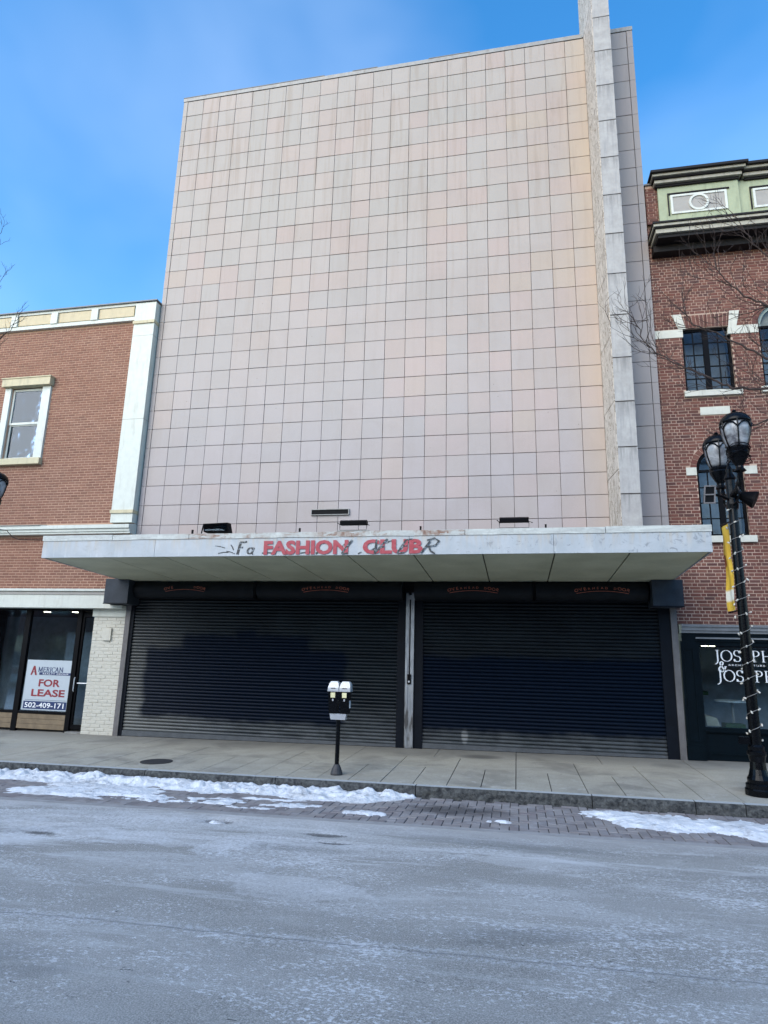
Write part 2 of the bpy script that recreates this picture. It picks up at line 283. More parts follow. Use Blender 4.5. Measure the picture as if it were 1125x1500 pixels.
c = t.mix(t.rng(n, .48, .68, 0, .6), c, (.32, .315, .32)); c = t.mix(t.rng(n2, .4, .8, 0, .3), c, (.1, .09, .09))
dk = t.m('ADD', t.m('POWER', t.m('DIVIDE', t.m('SUBTRACT', x, 8.1), .75), 2.0), t.m('POWER', t.m('DIVIDE', t.m('SUBTRACT', y, -4.45), .30), 2.0))
c = t.mix(t.rng(t.m('ADD', dk, t.m('MULTIPLY', n, 1.6)), 1.0, 2.2, .75, 0), c, (.045, .042, .042))
t.color(c).bump(n2, .4, .004); MT['paver'] = t.mat
MT['gap'] = simple('dirt_joint', (.030, .028, .026), .95)
MT['band'] = simple('salt_stained_concrete', (.28, .275, .27), .85, var=.2, sc=5, bump=.3)
t = T('dirty_snow', .6); n = t.noise(9, 6, .65); n2 = t.noise(2.0, 5, .6, .5)
c = t.mix(t.rng(n, .3, .7), (.60, .63, .66), (.76, .78, .80)); dn = t.noise(5, 6, .7, .6); c = t.mix(t.rng(n2, .52, .70, 0, .55), c, (.34, .34, .335)); c = t.mix(t.rng(dn, .56, .66, 0, .6), c, (.16, .15, .14)); t.color(c).bump(n, .9, .04)
t.b.inputs['Subsurface Weight'].default_value = .0; MT['snow'] = t.mat
MT['ground'] = simple('far_ground', (.12, .12, .12), .9)
MT['iron'] = simple('cast_iron', (.045, .045, .048), .6, .3, bump=.3, sc=20)
MT['silver'] = simple('brushed_silver', (.50, .52, .54), .38, .55, var=.15, sc=12)
MT['domewhite'] = simple('pale_silver_dome', (.50, .52, .53), .32, .25, var=.06, sc=12)
MT['yellowlabel'] = simple('pale_yellow_label', (.66, .62, .36), .5, bump=0)
MT['bark'] = simple('dark_bark', (.035, .022, .018), .9, var=.4, sc=20)
MT['bulb'] = simple('frosted_bulb', (.50, .48, .42), .3, bump=0, var=.1)
t = T('yellow_banner_cloth', .7); x, y, z = t.sep(t.pos); n = t.noise(7, 4, .6, .8, v=t.scale(t.pos, (1, 1, .5)))
c = t.mix(t.rng(n, .35, .65), (.56, .34, .030), (.72, .48, .06)); c = t.mix(box_mask(t, y, z, -4, 0, 2.97, 3.14, .02), c, (.74, .72, .62))
dd = t.m('ADD', t.m('POWER', t.m('DIVIDE', t.m('ADD', y, 2.66), .10), 2.0), t.m('POWER', t.m('DIVIDE', t.m('SUBTRACT', z, 3.62), .12), 2.0))
c = t.mix(t.rng(t.m('ADD', dd, n), 1.2, 1.6, .9, 0), c, (.20, .03, .015)); t.color(c); MT['banner'] = t.mat

def glassmat(name, tint, base=.04, rough=.03, opaque=None):
    m = bpy.data.materials.new(name); m.use_nodes = True; n = m.node_tree.nodes; l = m.node_tree.links; n.clear()
    o = n.new('ShaderNodeOutputMaterial'); g = n.new('ShaderNodeBsdfGlossy'); g.inputs['Roughness'].default_value = rough
    lw = n.new('ShaderNodeFresnel'); lw.inputs[0].default_value = 1.5; mixn = n.new('ShaderNodeMixShader')
    nz = n.new('ShaderNodeTexNoise'); nz.inputs['Scale'].default_value = 1.7; bp = n.new('ShaderNodeBump'); bp.inputs['Strength'].default_value = .12; bp.inputs['Distance'].default_value = .05
    l.new(nz.outputs[0], bp.inputs['Height']); l.new(bp.outputs[0], g.inputs['Normal'])
    if opaque: tr = n.new('ShaderNodeBsdfDiffuse'); tr.inputs[0].default_value = (*opaque, 1)
    else: tr = n.new('ShaderNodeBsdfTransparent'); tr.inputs[0].default_value = (*tint, 1)
    g.inputs[0].default_value = (.85, .92, 1, 1)
    l.new(lw.outputs[0], mixn.inputs[0]); l.new(tr.outputs[0], mixn.inputs[1]); l.new(g.outputs[0], mixn.inputs[2]); l.new(mixn.outputs[0], o.inputs[0])
    return m
MT['shopglass'] = glassmat('shop_glass', (.80, .88, .92))
MT['winglass'] = glassmat('window_glass', (.7, .76, .8), rough=.05)
t = T('frosted_lamp_glass', .25); n = t.noise(4, 4, .6, 1.0); t.color(t.mix(t.rng(n, .35, .65), (.08, .08, .09), (.34, .35, .36))); MT['lampglass'] = t.mat
def emis(name, c, s):
    m = bpy.data.materials.new(name); m.use_nodes = True; b = m.node_tree.nodes['Principled BSDF']
    b.inputs['Emission Color'].default_value = (*c, 1); b.inputs['Emission Strength'].default_value = s; return m
MT['lit'] = emis('lit_lamp', (1, .86, .62), 5.0)
MT['room'] = simple('dark_shop_interior', (.030, .030, .032), .9)
MT['roomwall'] = simple('grey_shop_wall', (.30, .32, .33), .9)
MT['roof'] = simple('tar_roof', (.06, .06, .06), .95)
MT['roombeige'] = simple('beige_card', (.45, .40, .30), .8)
MT['roomgreen'] = simple('dark_green_felt', (.03, .09, .03), .9)
MT['tableclothwhite'] = simple('white_table_top', (.55, .56, .54), .6)

# ------------------------------------------------------------------ mesh helpers
class MB:
    def __init__(s): s.v = []; s.f = []
    def raw(s, v, f):
        o = len(s.v); s.v += [tuple(p) for p in v]; s.f += [tuple(i+o for i in q) for q in f]; return s
    def box(s, x0, x1, y0, y1, z0, z1):
        return s.raw([(x0,y0,z0),(x1,y0,z0),(x1,y1,z0),(x0,y1,z0),(x0,y0,z1),(x1,y0,z1),(x1,y1,z1),(x0,y1,z1)],
                     [(0,3,2,1),(4,5,6,7),(0,1,5,4),(1,2,6,5),(2,3,7,6),(3,0,4,7)])
    def hexa(s, p): return s.raw(p, [(0,3,2,1),(4,5,6,7),(0,1,5,4),(1,2,6,5),(2,3,7,6),(3,0,4,7)])
    def cbox(s, x0, x1, y0, y1, z0, z1, b):
        "box whose front (-y) edges are chamfered"
        v = [(x0,y1,z0),(x1,y1,z0),(x1,y1,z1),(x0,y1,z1),(x0,y0+b,z0),(x1,y0+b,z0),(x1,y0+b,z1),(x0,y0+b,z1),(x0+b,y0,z0+b),(x1-b,y0,z0+b),(x1-b,y0,z1-b),(x0+b,y0,z1-b)]
        return s.raw(v, [(8,9,10,11),(4,5,9,8),(5,6,10,9),(6,7,11,10),(7,4,8,11),(0,1,5,4),(1,2,6,5),(2,3,7,6),(3,0,4,7)])
    def lathe(s, cx, cy, prof, n=20, rot=0.0):
        v = []; f = []
        for r, z in prof:
            for k in range(n):
                a = rot+2*PI*k/n; v.append((cx+r*math.cos(a), cy+r*math.sin(a), z))
        for j in range(len(prof)-1):
            for k in range(n):
                f.append((j*n+k, j*n+(k+1) % n, (j+1)*n+(k+1) % n, (j+1)*n+k))
        f.append(tuple(range(n-1, -1, -1))); f.append(tuple((len(prof)-1)*n+k for k in range(n)))
        return s.raw(v, f)
    def tube(s, pts, rad, n=6):
        pts = [Vector(p) for p in pts]; v = []; f = []
        for i, p in enumerate(pts):
            d = (pts[min(i+1, len(pts)-1)]-pts[max(i-1, 0)]).normalized()
            a = Vector((0, 0, 1)) if abs(d.z) < .9 else Vector((1, 0, 0))
            u = d.cross(a).normalized(); w = d.cross(u)
            r = rad[i] if isinstance(rad, (list, tuple)) else rad
            for k in range(n):
                t_ = 2*PI*k/n; v.append(p+(u*math.cos(t_)+w*math.sin(t_))*r)
        for i in range(len(pts)-1):
            for k in range(n): f.append((i*n+k, i*n+(k+1) % n, (i+1)*n+(k+1) % n, (i+1)*n+k))
        f.append(tuple(range(n))); f.append(tuple((len(pts)-1)*n+k for k in range(n-1, -1, -1)))
        return s.raw(v, f)
    def sweep(s, prof, x0, x1):
        "profile of (y, z) points extruded along x"
        n = len(prof); v = [(x0, y, z) for y, z in prof]+[(x1, y, z) for y, z in prof]
        return s.raw(v, [(k, (k+1) % n, n+(k+1) % n, n+k) for k in range(n)]+[tuple(range(n-1, -1, -1)), tuple(range(n, 2*n))])
    def mesh(s, name):
        me = bpy.data.meshes.new(name); me.from_pydata(s.v, [], s.f); me.update(); return me
def smooth(me): me.polygons.foreach_set('use_smooth', [True]*len(me.polygons)); return me
def thing(name, label, cat, loc=(0, 0, 0), group=None, kind=None):
    o = bpy.data.objects.new(name, None); o.location = loc; o.empty_display_size = .2; col.objects.link(o)
    o['label'] = label; o['category'] = cat
    if group: o['group'] = group
    if kind: o['kind'] = kind
    return o
def part(name, mb, mat, parent=None, label=None, kind=None, sm=False, loc=None):
    me = mb if isinstance(mb, bpy.types.Mesh) else mb.mesh(name)
    if isinstance(mat, str): mat = MT[mat]
    if not me.materials: me.materials.append(mat)
    if sm: smooth(me)
    o = bpy.data.objects.new(name, me); col.objects.link(o)
    if parent:
        o.parent = parent
        if parent.type == 'EMPTY': o.matrix_parent_inverse = Matrix.Translation(-parent.location)
    if loc: o.location = loc
    if label: o['label'] = label
    if kind: o['kind'] = kind
    return o
def one(name, mb, mat, label, cat, group=None, sm=False):
    o = part(name, mb, mat, sm=sm); o['label'] = label; o['category'] = cat
    if group: o['group'] = group
    return o
def B(*a): return MB().box(*a)
def copy_thing(root, loc, label=None):
    c = root.copy(); c.location = loc; col.objects.link(c)
    if label: c['label'] = label
    def rec(src, dst):
        for ch in list(src.children):
            d = ch.copy(); col.objects.link(d); d.parent = dst; d.matrix_parent_inverse = ch.matrix_parent_inverse.copy(); rec(ch, d)
    rec(root, c); return c
def gz(x, y): return .011*x+.01*y+.05
def kerb_y(x): return -3.58-.018*x
def rz(x, y): return .011*x-.148+(-3.7-y)*.01

def text_mesh(txt, offset=0.0, shear=0.0, spacing=1.0, extrude=0.0):
    c = bpy.data.curves.new('lettering', 'FONT'); c.body = txt; c.offset = offset; c.shear = shear; c.space_character = spacing; c.extrude = extrude; c.resolution_u = 3
    o = bpy.data.objects.new('lettering', c); col.objects.link(o)
    dg = bpy.context.evaluated_depsgraph_get(); me = bpy.data.meshes.new_from_object(o.evaluated_get(dg))
    bpy.data.objects.remove(o); bpy.data.curves.remove(c); me.materials.clear(); return me
def fit_text(me, x0, x1, z0, z1, y, zslope=0.0):
    xs = [v.co.x for v in me.vertices]; ys = [v.co.y for v in me.vertices]; a, b, c, d = min(xs), max(xs), min(ys), max(ys)
    for v in me.vertices:
        X = x0+(v.co.x-a)/(b-a)*(x1-x0); Z = z0+(v.co.y-c)/(d-c)*(z1-z0)+zslope*(X-x0); yy = y-v.co.z
        v.co = (X, yy, Z)
    return me

# serif letters as pen strokes: thick where the pen moves vertically
def arc(cx, cy, rx, ry, a0, a1, n=18): return [(cx+rx*math.cos(math.radians(a0+(a1-a0)*i/n)), cy+ry*math.sin(math.radians(a0+(a1-a0)*i/n))) for i in range(n+1)]
SERIF = {
 'J': (.42, [[(.26, 1), (.26, .05), (.22, -.12), (.10, -.24), (.0, -.26)], [(.10, .985), (.42, .985)]]),
 'O': (.90, [arc(.45, .5, .40, .49, 90, 450, 30)]),
 'S': (.58, [arc(.28, .74, .21, .25, 20, 270, 14)+arc(.29, .25, .23, .24, 90, -160, 14)[1:], [(.48, .98), (.48, .76)], [(.06, .24), (.06, .01)]]),
 'E': (.66, [[(.16, 1), (.16, 0)], [(.03, .985), (.56, .985)], [(.03, .015), (.60, .015)], [(.16, .52), (.44, .52)], [(.56, .99), (.56, .82)], [(.60, .01), (.60, .20)], [(.44, .60), (.44, .43)]]),
 'P': (.64, [[(.16, 1), (.16, 0)], [(.03, .015), (.32, .015)], [(.03, .985), (.30, .985)]+arc(.30, .74, .27, .245, 90, -90, 12)+[(.16, .495)]]),
 'H': (.86, [[(.16, 1), (.16, 0)], [(.70, 1), (.70, 0)], [(.16, .52), (.70, .52)], [(.03, .985), (.29, .985)], [(.03, .015), (.29, .015)], [(.57, .985), (.83, .985)], [(.57, .015), (.83, .015)]]),
 '&': (.86, [[(.80, .05), (.66, .03), (.22, .72), (.22, .84), (.30, .96), (.42, .97), (.50, .86), (.46, .72), (.20, .48), (.08, .32), (.08, .16), (.20, .03), (.38, .0), (.56, .14), (.70, .46)], [(.60, .50), (.82, .50)]]),
 'A': (.78, [[(.04, 0), (.36, 1)], [(.36, 1), (.68, 0)], [(.34, .97), (.66, .0)], [(.16, .33), (.56, .33)], [(-.04, .015), (.16, .015)], [(.54, .015), (.80, .015)]]),
 'M': (.98, [[(.14, 1), (.14, 0)], [(.14, 1), (.48, .05)], [(.48, .05), (.82, 1)], [(.82, 1), (.82, 0)], [(.02, .985), (.18, .985)], [(.02, .015), (.26, .015)], [(.70, .015), (.94, .015)], [(.80, .985), (.94, .985)]]),
 'R': (.72, [[(.16, 1), (.16, 0)], [(.03, .015), (.30, .015)], [(.03, .985), (.30, .985)]+arc(.30, .76, .24, .225, 90, -90, 12)+[(.16, .535)], [(.34, .52), (.62, .02), (.72, .015)]]),
 'I': (.34, [[(.16, 1), (.16, 0)], [(.03, .985), (.29, .985)], [(.03, .015), (.29, .015)]]),
 'C': (.74, [arc(.42, .5, .36, .49, 45, 315, 22), [(.68, .98), (.68, .76)]]),
 'N': (.86, [[(.14, 1), (.14, 0)], [(.12, 1), (.72, .02)], [(.72, 1), (.72, 0)], [(.0, .985), (.18, .985)], [(.02, .015), (.26, .015)], [(.60, .985), (.84, .985)]]),
}
def pen(mb, strokes, x0, z0, h, y, thick, thin, sx=1.0, clipx=None, shear=0.0, uniform=False):
    k = 0
    for st in strokes:
        pts = [(x0+(px*sx+shear*pz)*h, z0+pz*h) for px, pz in st]; yy = y-.0002*k; k += 1
        L = []; Rr = []
        for i, p in enumerate(pts):
            a = pts[max(0, i-1)]; b = pts[min(len(pts)-1, i+1)]; dx, dz = b[0]-a[0], b[1]-a[1]; l = math.hypot(dx, dz) or 1
            w = thick if uniform else thin+(thick-thin)*(abs(dz)/l)**1.5
            L.append((p[0]-dz/l*w/2, p[1]+dx/l*w/2)); Rr.append((p[0]+dz/l*w/2, p[1]-dx/l*w/2))
        if clipx: L = [(min(a, clipx), b) for a, b in L]; Rr = [(min(a, clipx), b) for a, b in Rr]
        n = len(pts); v = [(a, yy, b) for a, b in L]+[(a, yy, b) for a, b in Rr]
        mb.raw(v, [(i, n+i, n+i+1, i+1) for i in range(n-1)])
def serif_word(word, x0, z0, h, y, thick=.14, thin=.05, sx=1.0, gap=.06, clipx=None, mb=None):
    mb = mb or MB(); x = x0
    for ch in word:
        w, st = SERIF[ch]; pen(mb, st, x, z0, h, y, thick*h, thin*h, sx, clipx); x += (w*sx+gap)*h
    return mb, x
def script_plate(mb): return mb

# rectangle wall with rectangular openings
def wall_open(mb, x0, x1, z0, z1, y0, y1, ops):
    xs = sorted({x0, x1, *[min(max(o[0], x0), x1) for o in ops], *[min(max(o[1], x0), x1) for o in ops]})
    for a, b in zip(xs, xs[1:]):
        if b-a < 1e-6: continue
        zs = z0
        for o in sorted([o for o in ops if o[0] < (a+b)/2 < o[1]], key=lambda q: q[2]):
            if o[2] > zs: mb.box(a, b, y0, y1, zs, min(o[2], z1))
            zs = max(zs, o[3])
        if zs < z1: mb.box(a, b, y0, y1, zs, z1)
    return mb
def arch_spandrel(mb, cx, r, z0, zt, y0, y1, n=14):
    "fills the corners between a semicircle of radius r at z0 and the rectangle up to zt"
    for s in (-1, 1):
        for i in range(n):
            a0, a1 = PI/2*i/n, PI/2*(i+1)/n
            xa, za, xb, zb = cx+s*r*math.cos(a0), z0+r*math.sin(a0), cx+s*r*math.cos(a1), z0+r*math.sin(a1)
            if s > 0: xa, za, xb, zb = xb, zb, xa, za
            mb.hexa([(xa, y0, za), (xb, y0, zb), (xb, y1, zb), (xa, y1, za), (xa, y0, zt), (xb, y0, zt), (xb, y1, zt), (xa, y1, zt)])
    return mb

def lay_bricks(parent, mat, x0, x1, z0, z1, yf, depth, course, length, joint, ops, arches=(), flemish=False, view=None, quota=300, seed=1, header=.5, jit=.003):
    rnd = random.Random(seed); out = []
    rows = int((z1-z0)/course); ch = course-joint
    for j in range(rows):
        z = z0+j*course; x = x0
        seq = []
        if flemish:
            off = (length*header+length)/2 if j % 2 else 0; x = x0-off; k = 0
            while x < x1:
                l = length if k % 2 == 0 else length*header
                if rnd.random() < .12: l = length*(.5 if k % 2 == 0 else 1)
                seq.append((x, x+l-joint)); x += l; k += 1
        else:
            x = x0-(length/2 if j % 2 else 0)+rnd.uniform(-.02, .02)
            while x < x1: seq.append((x, x+length-joint)); x += length
        for a, b in seq:
            a = max(a, x0); b = min(b, x1)
            if b-a < .03: continue
            segs = [(a, b)]
            for o in ops:
                if z+ch > o[2]+.004 and z < o[3]-.004:
                    ns = []
                    for p, q in segs:
                        if q <= o[0] or p >= o[1]: ns.append((p, q)); continue
                        if p < o[0]-.03: ns.append((p, o[0]))
                        if q > o[1]+.03: ns.append((o[1], q))
                    segs = ns
            for (cx, r, zs) in arches:
                ns = []
                for p, q in segs:
                    zm = z+ch/2
                    if zm < zs or zm > zs+r: ns.append((p, q)); continue
                    hw = math.sqrt(max(0, r*r-(zm-zs)**2))
                    if q <= cx-hw or p >= cx+hw: ns.append((p, q)); continue
                    if p < cx-hw-.03: ns.append((p, cx-hw))
                    if q > cx+hw+.03: ns.append((cx+hw, q))
                segs = ns
            for p, q in segs:
                if q-p > .025: out.append((p, q, z, z+ch, yf+rnd.uniform(-jit, jit)))
    vis = [b for b in out if view is None or (view[0] <= b[0] and b[1] <= view[1] and view[2] <= b[2] and b[3] <= view[3])]
    vis.sort(key=lambda b: (Vector(((b[0]+b[1])/2, b[4], b[2]))-CAM).length/(b[1]-b[0])**.5)
    chosen = set(id(b) for b in vis[:quota]); cache = {}; rest = MB()
    for b in out:
        w, h = round(b[1]-b[0], 3), round(b[3]-b[2], 3)
        if id(b) in chosen:
            if (w, h) not in cache:
                me = MB().cbox(0, w, 0, depth, 0, h, .003).mesh('brick'); me.materials.append(MT[mat]); cache[(w, h)] = me
            part('brick', cache[(w, h)], mat, parent, loc=(b[0], b[4], b[2]))
        else: rest.box(b[0], b[1], b[4], b[4]+depth, b[2], b[3])
    if rest.v: part('brickwork', rest, mat, parent, kind='stuff')

# ------------------------------------------------------------------ ground, road, pavement
def struct(name, mb, mat, label, sm=False):
    o = part(name, mb, mat, sm=sm); o['kind'] = 'structure'; o['label'] = label; return o
m = MB(); m.raw([(-300, -300, -.42), (300, -300, -.42), (300, 300, -.42), (-300, 300, -.42)], [(0, 1, 2, 3)])
struct('ground', m, 'ground', 'flat ground far beyond the street')

X0, X1, NX = -14.0, 26.0, 500
Y0, Y1, NY = -26.0, -5.50, 256
v = []
for j in range(NY+1):
    y = Y0+(Y1-Y0)*j/NY
    for i in range(NX+1):
        x = X0+(X1-X0)*i/NX
        h = noise.noise(Vector((x*.6, y*.9, 0)))*.010+noise.noise(Vector((x*3, y*3, 5)))*.002
        fade = min(1, max(0, (-5.55-y)/.3)); h = h*fade
        for px, py, rx, ry, dp in ((5.28, -5.80, .24, .13, .055), (6.75, -6.12, .3, .09, .02), (6.95, -6.42, .25, .07, .02)):
            dd = ((x-px)/rx)**2+((y-py)/ry)**2
            if dd < 2.5: h -= dp*math.exp(-dd*1.3)
        v.append((x, y, rz(x, y)+h))
f = [(j*(NX+1)+i, j*(NX+1)+i+1, (j+1)*(NX+1)+i+1, (j+1)*(NX+1)+i) for j in range(NY) for i in range(NX)]
m = MB(); m.v = v; m.f = f
struct('road', m, 'asphalt', 'salt stained grey asphalt road in the foreground', True)

# sidewalk: base slab with individual paving slabs on top
sw = bpy.data.objects.new('sidewalk', None); col.objects.link(sw); sw['kind'] = 'structure'; sw['label'] = 'concrete slab pavement in front of the shuttered building'
m = MB()
xa, xb = -14, 26
m.hexa([(xa, kerb_y(xa)+.12, -.6), (xb, kerb_y(xb)+.12, -.6), (xb, .6, -.6), (xa, .6, -.6),
        (xa, kerb_y(xa)+.12, gz(xa, -3.5)-.012), (xb, kerb_y(xb)+.12, gz(xb, -3.5)-.012), (xb, .6, gz(xb, .6)-.012), (xa, .6, gz(xa, .6)-.012)])
part('sidewalk_base', m, 'gap', sw)
def slab(x0, x1, y0, y1, sk0=0.0, sk1=0.0, g=.008):
    m = MB(); a, b = x0+g/2, x1-g/2; lift = random.uniform(0, .003)
    P = [(a, y0(a)+g/2), (b, y0(b)+g/2), (b, y1(b)-g/2), (a, y1(a)-g/2)]
    m.hexa([(px, py, gz(px, py)-.05) for px, py in P]+[(px, py, gz(px, py)+lift) for px, py in P])
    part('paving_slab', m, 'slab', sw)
mid = lambda x: -2.10-.012*(x-9)
mid2 = lambda x: -1.0
k = 0; x = 7.90-.515*40
while x < 20:
    g = .014 if x > 6 else .009
    slab(x, x+.515, lambda q: kerb_y(q)+.15, mid, g=g)
    if k % 2 == 0: slab(x, x+1.03, mid, mid2, g=g)
    if k % 3 == 0: slab(x, x+1.545, mid2, lambda q: .58, g=g)
    x += .515; k += 1

kb = bpy.data.objects.new('kerb', None); col.objects.link(kb); kb['kind'] = 'structure'; kb['label'] = 'rough granite kerb along the pavement edge'
edges = [-14, -11.5, -9.2, -6.6, -4.2, -1.9, .6, 2.9, 5.2, 7.45, 9.99, 11.35, 11.98, 14.0, 16.4, 19, 22, 26]
for a, b in zip(edges, edges[1:]):
    a2, b2 = a+.006, b-.006; m = MB(); n = max(4, int((b-a)/.07)); NZ = 5
    rows = []
    for j in range(NZ+1):
        for i in range(n+1):
            x = a2+(b2-a2)*i/n; zt = gz(x, -3.6)-.002; zb = zt-.30; z = zb+(zt-zb)*j/NZ
            d = noise.noise(Vector((x*6, z*14, 1)))*.014 + noise.noise(Vector((x*19, z*25, 4)))*.006 if j < NZ else -.004*noise.noise(Vector((x*8, 3, 3)))
            rows.append((x, kerb_y(x)+d+(.01 if j == NZ else 0), z))
    base = len(rows)
    for i in range(n+1):
        x = a2+(b2-a2)*i/n; rows.append((x, kerb_y(x)+.144, gz(x, -3.5)-.002))
    ff = [(j*(n+1)+i, j*(n+1)+i+1, (j+1)*(n+1)+i+1, (j+1)*(n+1)+i) for j in range(NZ) for i in range(n)]
    ff += [(NZ*(n+1)+i, NZ*(n+1)+i+1, base+i+1, base+i) for i in range(n)]
    v0 = len(rows)
    for (xx, i0) in ((a2, 0), (b2, n)):
        o = len(rows); rows += [rows[j*(n+1)+i0] for j in range(NZ+1)]+[rows[base+i0], (xx, kerb_y(xx)+.144, gz(xx, -3.6)-.3)]
        ff.append(tuple(range(o, o+NZ+3)))
    m.raw(rows, ff); part('kerb_stone', m, 'kerb', kb)

# paver strip: herringbone blocks in the parking lane
ps = bpy.data.objects.new('parking_lane', None); col.objects.link(ps); ps['kind'] = 'structure'; ps['label'] = 'herringbone block parking lane between kerb and asphalt'
m = MB(); m.hexa([(xa, -5.52, -.6), (xb, -5.52, -.6), (xb, -3.4, -.6), (xa, -3.4, -.6), (xa, -5.52, rz(xa, -5.5)-.014), (xb, -5.52, rz(xb, -5.5)-.014), (xb, -3.4, rz(xb, -3.4)-.014), (xa, -3.4, rz(xa, -3.4)-.014)])
part('lane_bed', m, 'gap', ps)
a = .118; bl = []
ylo, yhi = -5.36, -3.5
for jy in range(int((yhi-ylo)/a)+1):
    for ix in range(int(-7/a), int(20/a)):
        tt = (ix-jy) % 4; x, y = ix*a, ylo+jy*a
        if tt == 0: bl.append((x, y, 2*a, a))
        elif tt == 3: bl.append((x, y, a, 2*a))
        elif tt == 2 and jy == 0: bl.append((x, y, a, a))
bl = [b for b in bl if b[1]+b[3] < kerb_y(b[0])+.12 ]
bl.sort(key=lambda b: (b[0]+.1-8.9)**2*.6+(b[1]+4.8)**2 if b[0] > 4 else 999+abs(b[0]))
PVH = Vector((.011, -.01, 0))
cache = {}; rest = MB()
for i, (x, y, w, h) in enumerate(bl):
    g = .009; z = rz(x+w/2, y+h/2)+random.uniform(-.003, .003)
    if i < 300:
        if (w, h) not in cache:
            q = MB(); b = .006; W, H = w-g, h-g
            q.raw([(0,0,-.05),(W,0,-.05),(W,H,-.05),(0,H,-.05),(0,0,-b),(W,0,-b),(W,H,-b),(0,H,-b),(b,b,0),(W-b,b,0),(W-b,H-b,0),(b,H-b,0)],
                  [(8,9,10,11),(4,5,9,8),(5,6,10,9),(6,7,11,10),(7,4,8,11),(0,1,5,4),(1,2,6,5),(2,3,7,6),(3,0,4,7)])
            cache[(w, h)] = q.mesh('paver'); cache[(w, h)].materials.append(MT['paver'])
        part('paver', cache[(w, h)], 'paver', ps, loc=(x+g/2, y+g/2, z))
    else: rest.box(x+g/2, x+w-g/2, y+g/2, y+h-g/2, z-.05, z)
part('paving_blocks', rest, 'paver', ps, kind='stuff')
m = MB()
m.hexa([(xa, -5.50, -.4), (xb, -5.50, -.4), (xb, -5.365, -.4), (xa, -5.365, -.4), (xa, -5.50, rz(xa, -5.5)+.002), (xb, -5.50, rz(xb, -5.5)+.002), (xb, -5.365, rz(xb, -5.4)+.002), (xa, -5.365, rz(xa, -5.4)+.002)])
part('concrete_band', m, 'band', ps)

# snow
def snow_patch(x0, x1, y0, y1, fn, res=.022):
    nx, ny = int((x1-x0)/res), int((y1-y0)/res); H = {}
    for j in range(ny+1):
        for i in range(nx+1):
            x, y = x0+i*res, y0+j*res; h = fn(x, y)
            H[i, j] = h
    idx = {}; v = []; f = []
    def vi(i, j):
        if (i, j) not in idx:
            x, y = x0+i*res, y0+j*res; idx[i, j] = len(v)
            v.append((x, y, rz(x, y)+max(H[i, j], -.006)))
        return idx[i, j]
    for j in range(ny):
        for i in range(nx):
            if max(H[i, j], H[i+1, j], H[i+1, j+1], H[i, j+1]) > 0: f.append((vi(i, j), vi(i+1, j), vi(i+1, j+1), vi(i, j+1)))
    m = MB(); m.v = v; m.f = f; return m
def fbm(x, y, s, seed=0, o=4):
    return sum(noise.noise(Vector((x*s*2**k, y*s*2**k, seed+k*7.3)))*.5**k for k in range(o))
def lerp_pts(x, P):
    for (a, b), (c, d) in zip(P, P[1:]):
        if a <= x <= c: return b+(d-b)*(x-a)/(c-a)
    return P[0][1] if x < P[0][0] else P[-1][1]
def snow_left(x, y):
    ky = kerb_y(x)-.012
    if y > ky: return -1
    d = ky-y
    wid = lerp_pts(x, [(-7, .75), (0, .62), (1.2, .58), (2.6, .54), (3.6, .60), (4.6, .52), (5.1, .50), (5.6, .62), (6.3, .66), (6.8, .56), (7.2, .36), (7.45, .0), (7.5, -.3)])
    wid += fbm(x, 0, 1.3, 3)*.22
    bank = (wid-d)
    h1 = min(.085, max(-1, bank*.30))*(.75+.5*fbm(x, y, 3.5, 9)) + fbm(x, y, 6, 2)*.045 if bank > 0 else -1
    if bank > 0: h1 = max(h1*min(1, bank/.1), .004)
    cov = fbm(x*.42, y*1.5, 1.35, 21, 5)+lerp_pts(x, [(-7, .02), (.4, -.08), (1.6, .0), (3.2, .18), (4.2, .04), (5.0, -.06), (5.6, -.32), (7.4, -.42)])-max(0, d-1.45)*2.0
    cov += fbm(x, y*1.4, 6, 41)*.16
    h2 = min(.030, cov*.10)+fbm(x, y, 9, 4)*.008 if cov > 0 else -1
    return max(h1, h2)
one('snow_bank', snow_patch(-6.5, 7.6, -5.45, -3.55, snow_left), 'snow', 'long ragged snow bank against the kerb, reaching from the left past the parking meter', 'snow', sm=True)
def snow_right(x, y):
    ky = kerb_y(x)-.012
    if y > ky: return -1
    c = lerp_pts(x, [(9.75, -4.0), (10.3, -4.38), (11.0, -4.42), (12.0, -4.62), (13.5, -4.8), (16, -4.8)])
    w = lerp_pts(x, [(9.7, 0), (9.95, .14), (10.3, .36), (10.9, .48), (11.5, .44), (12.2, .55), (13.5, .6), (16, .5)])
    cov = w-abs(y-c)+fbm(x, y, 2.0, 31, 5)*.22+fbm(x, y, 9, 33, 3)*.07
    cov = min(cov, .5)
    hole = ((x-11.35)/.33)**2+((y+4.22)/.10)**2
    if hole+fbm(x, y, 6, 8)*1.2 < 1: return -1
    return min(.05, cov*.16)+fbm(x, y, 8, 14)*.014 if cov > 0 else -1
one('snow_patch', snow_patch(9.6, 15.5, -5.4, -3.6, snow_right), 'snow', 'flat icy snow patch on the block paving at lower right by the lamp post', 'snow', sm=True)
def blob(cx, cy, rx, ry, seed):
    def fn(x, y):
        d = ((x-cx)/rx)**2+((y-cy)/ry)**2+fbm(x, y, 8, seed)*1.5
        return min(.02, (1-d)*.03) if d < 1 else -1
    return fn
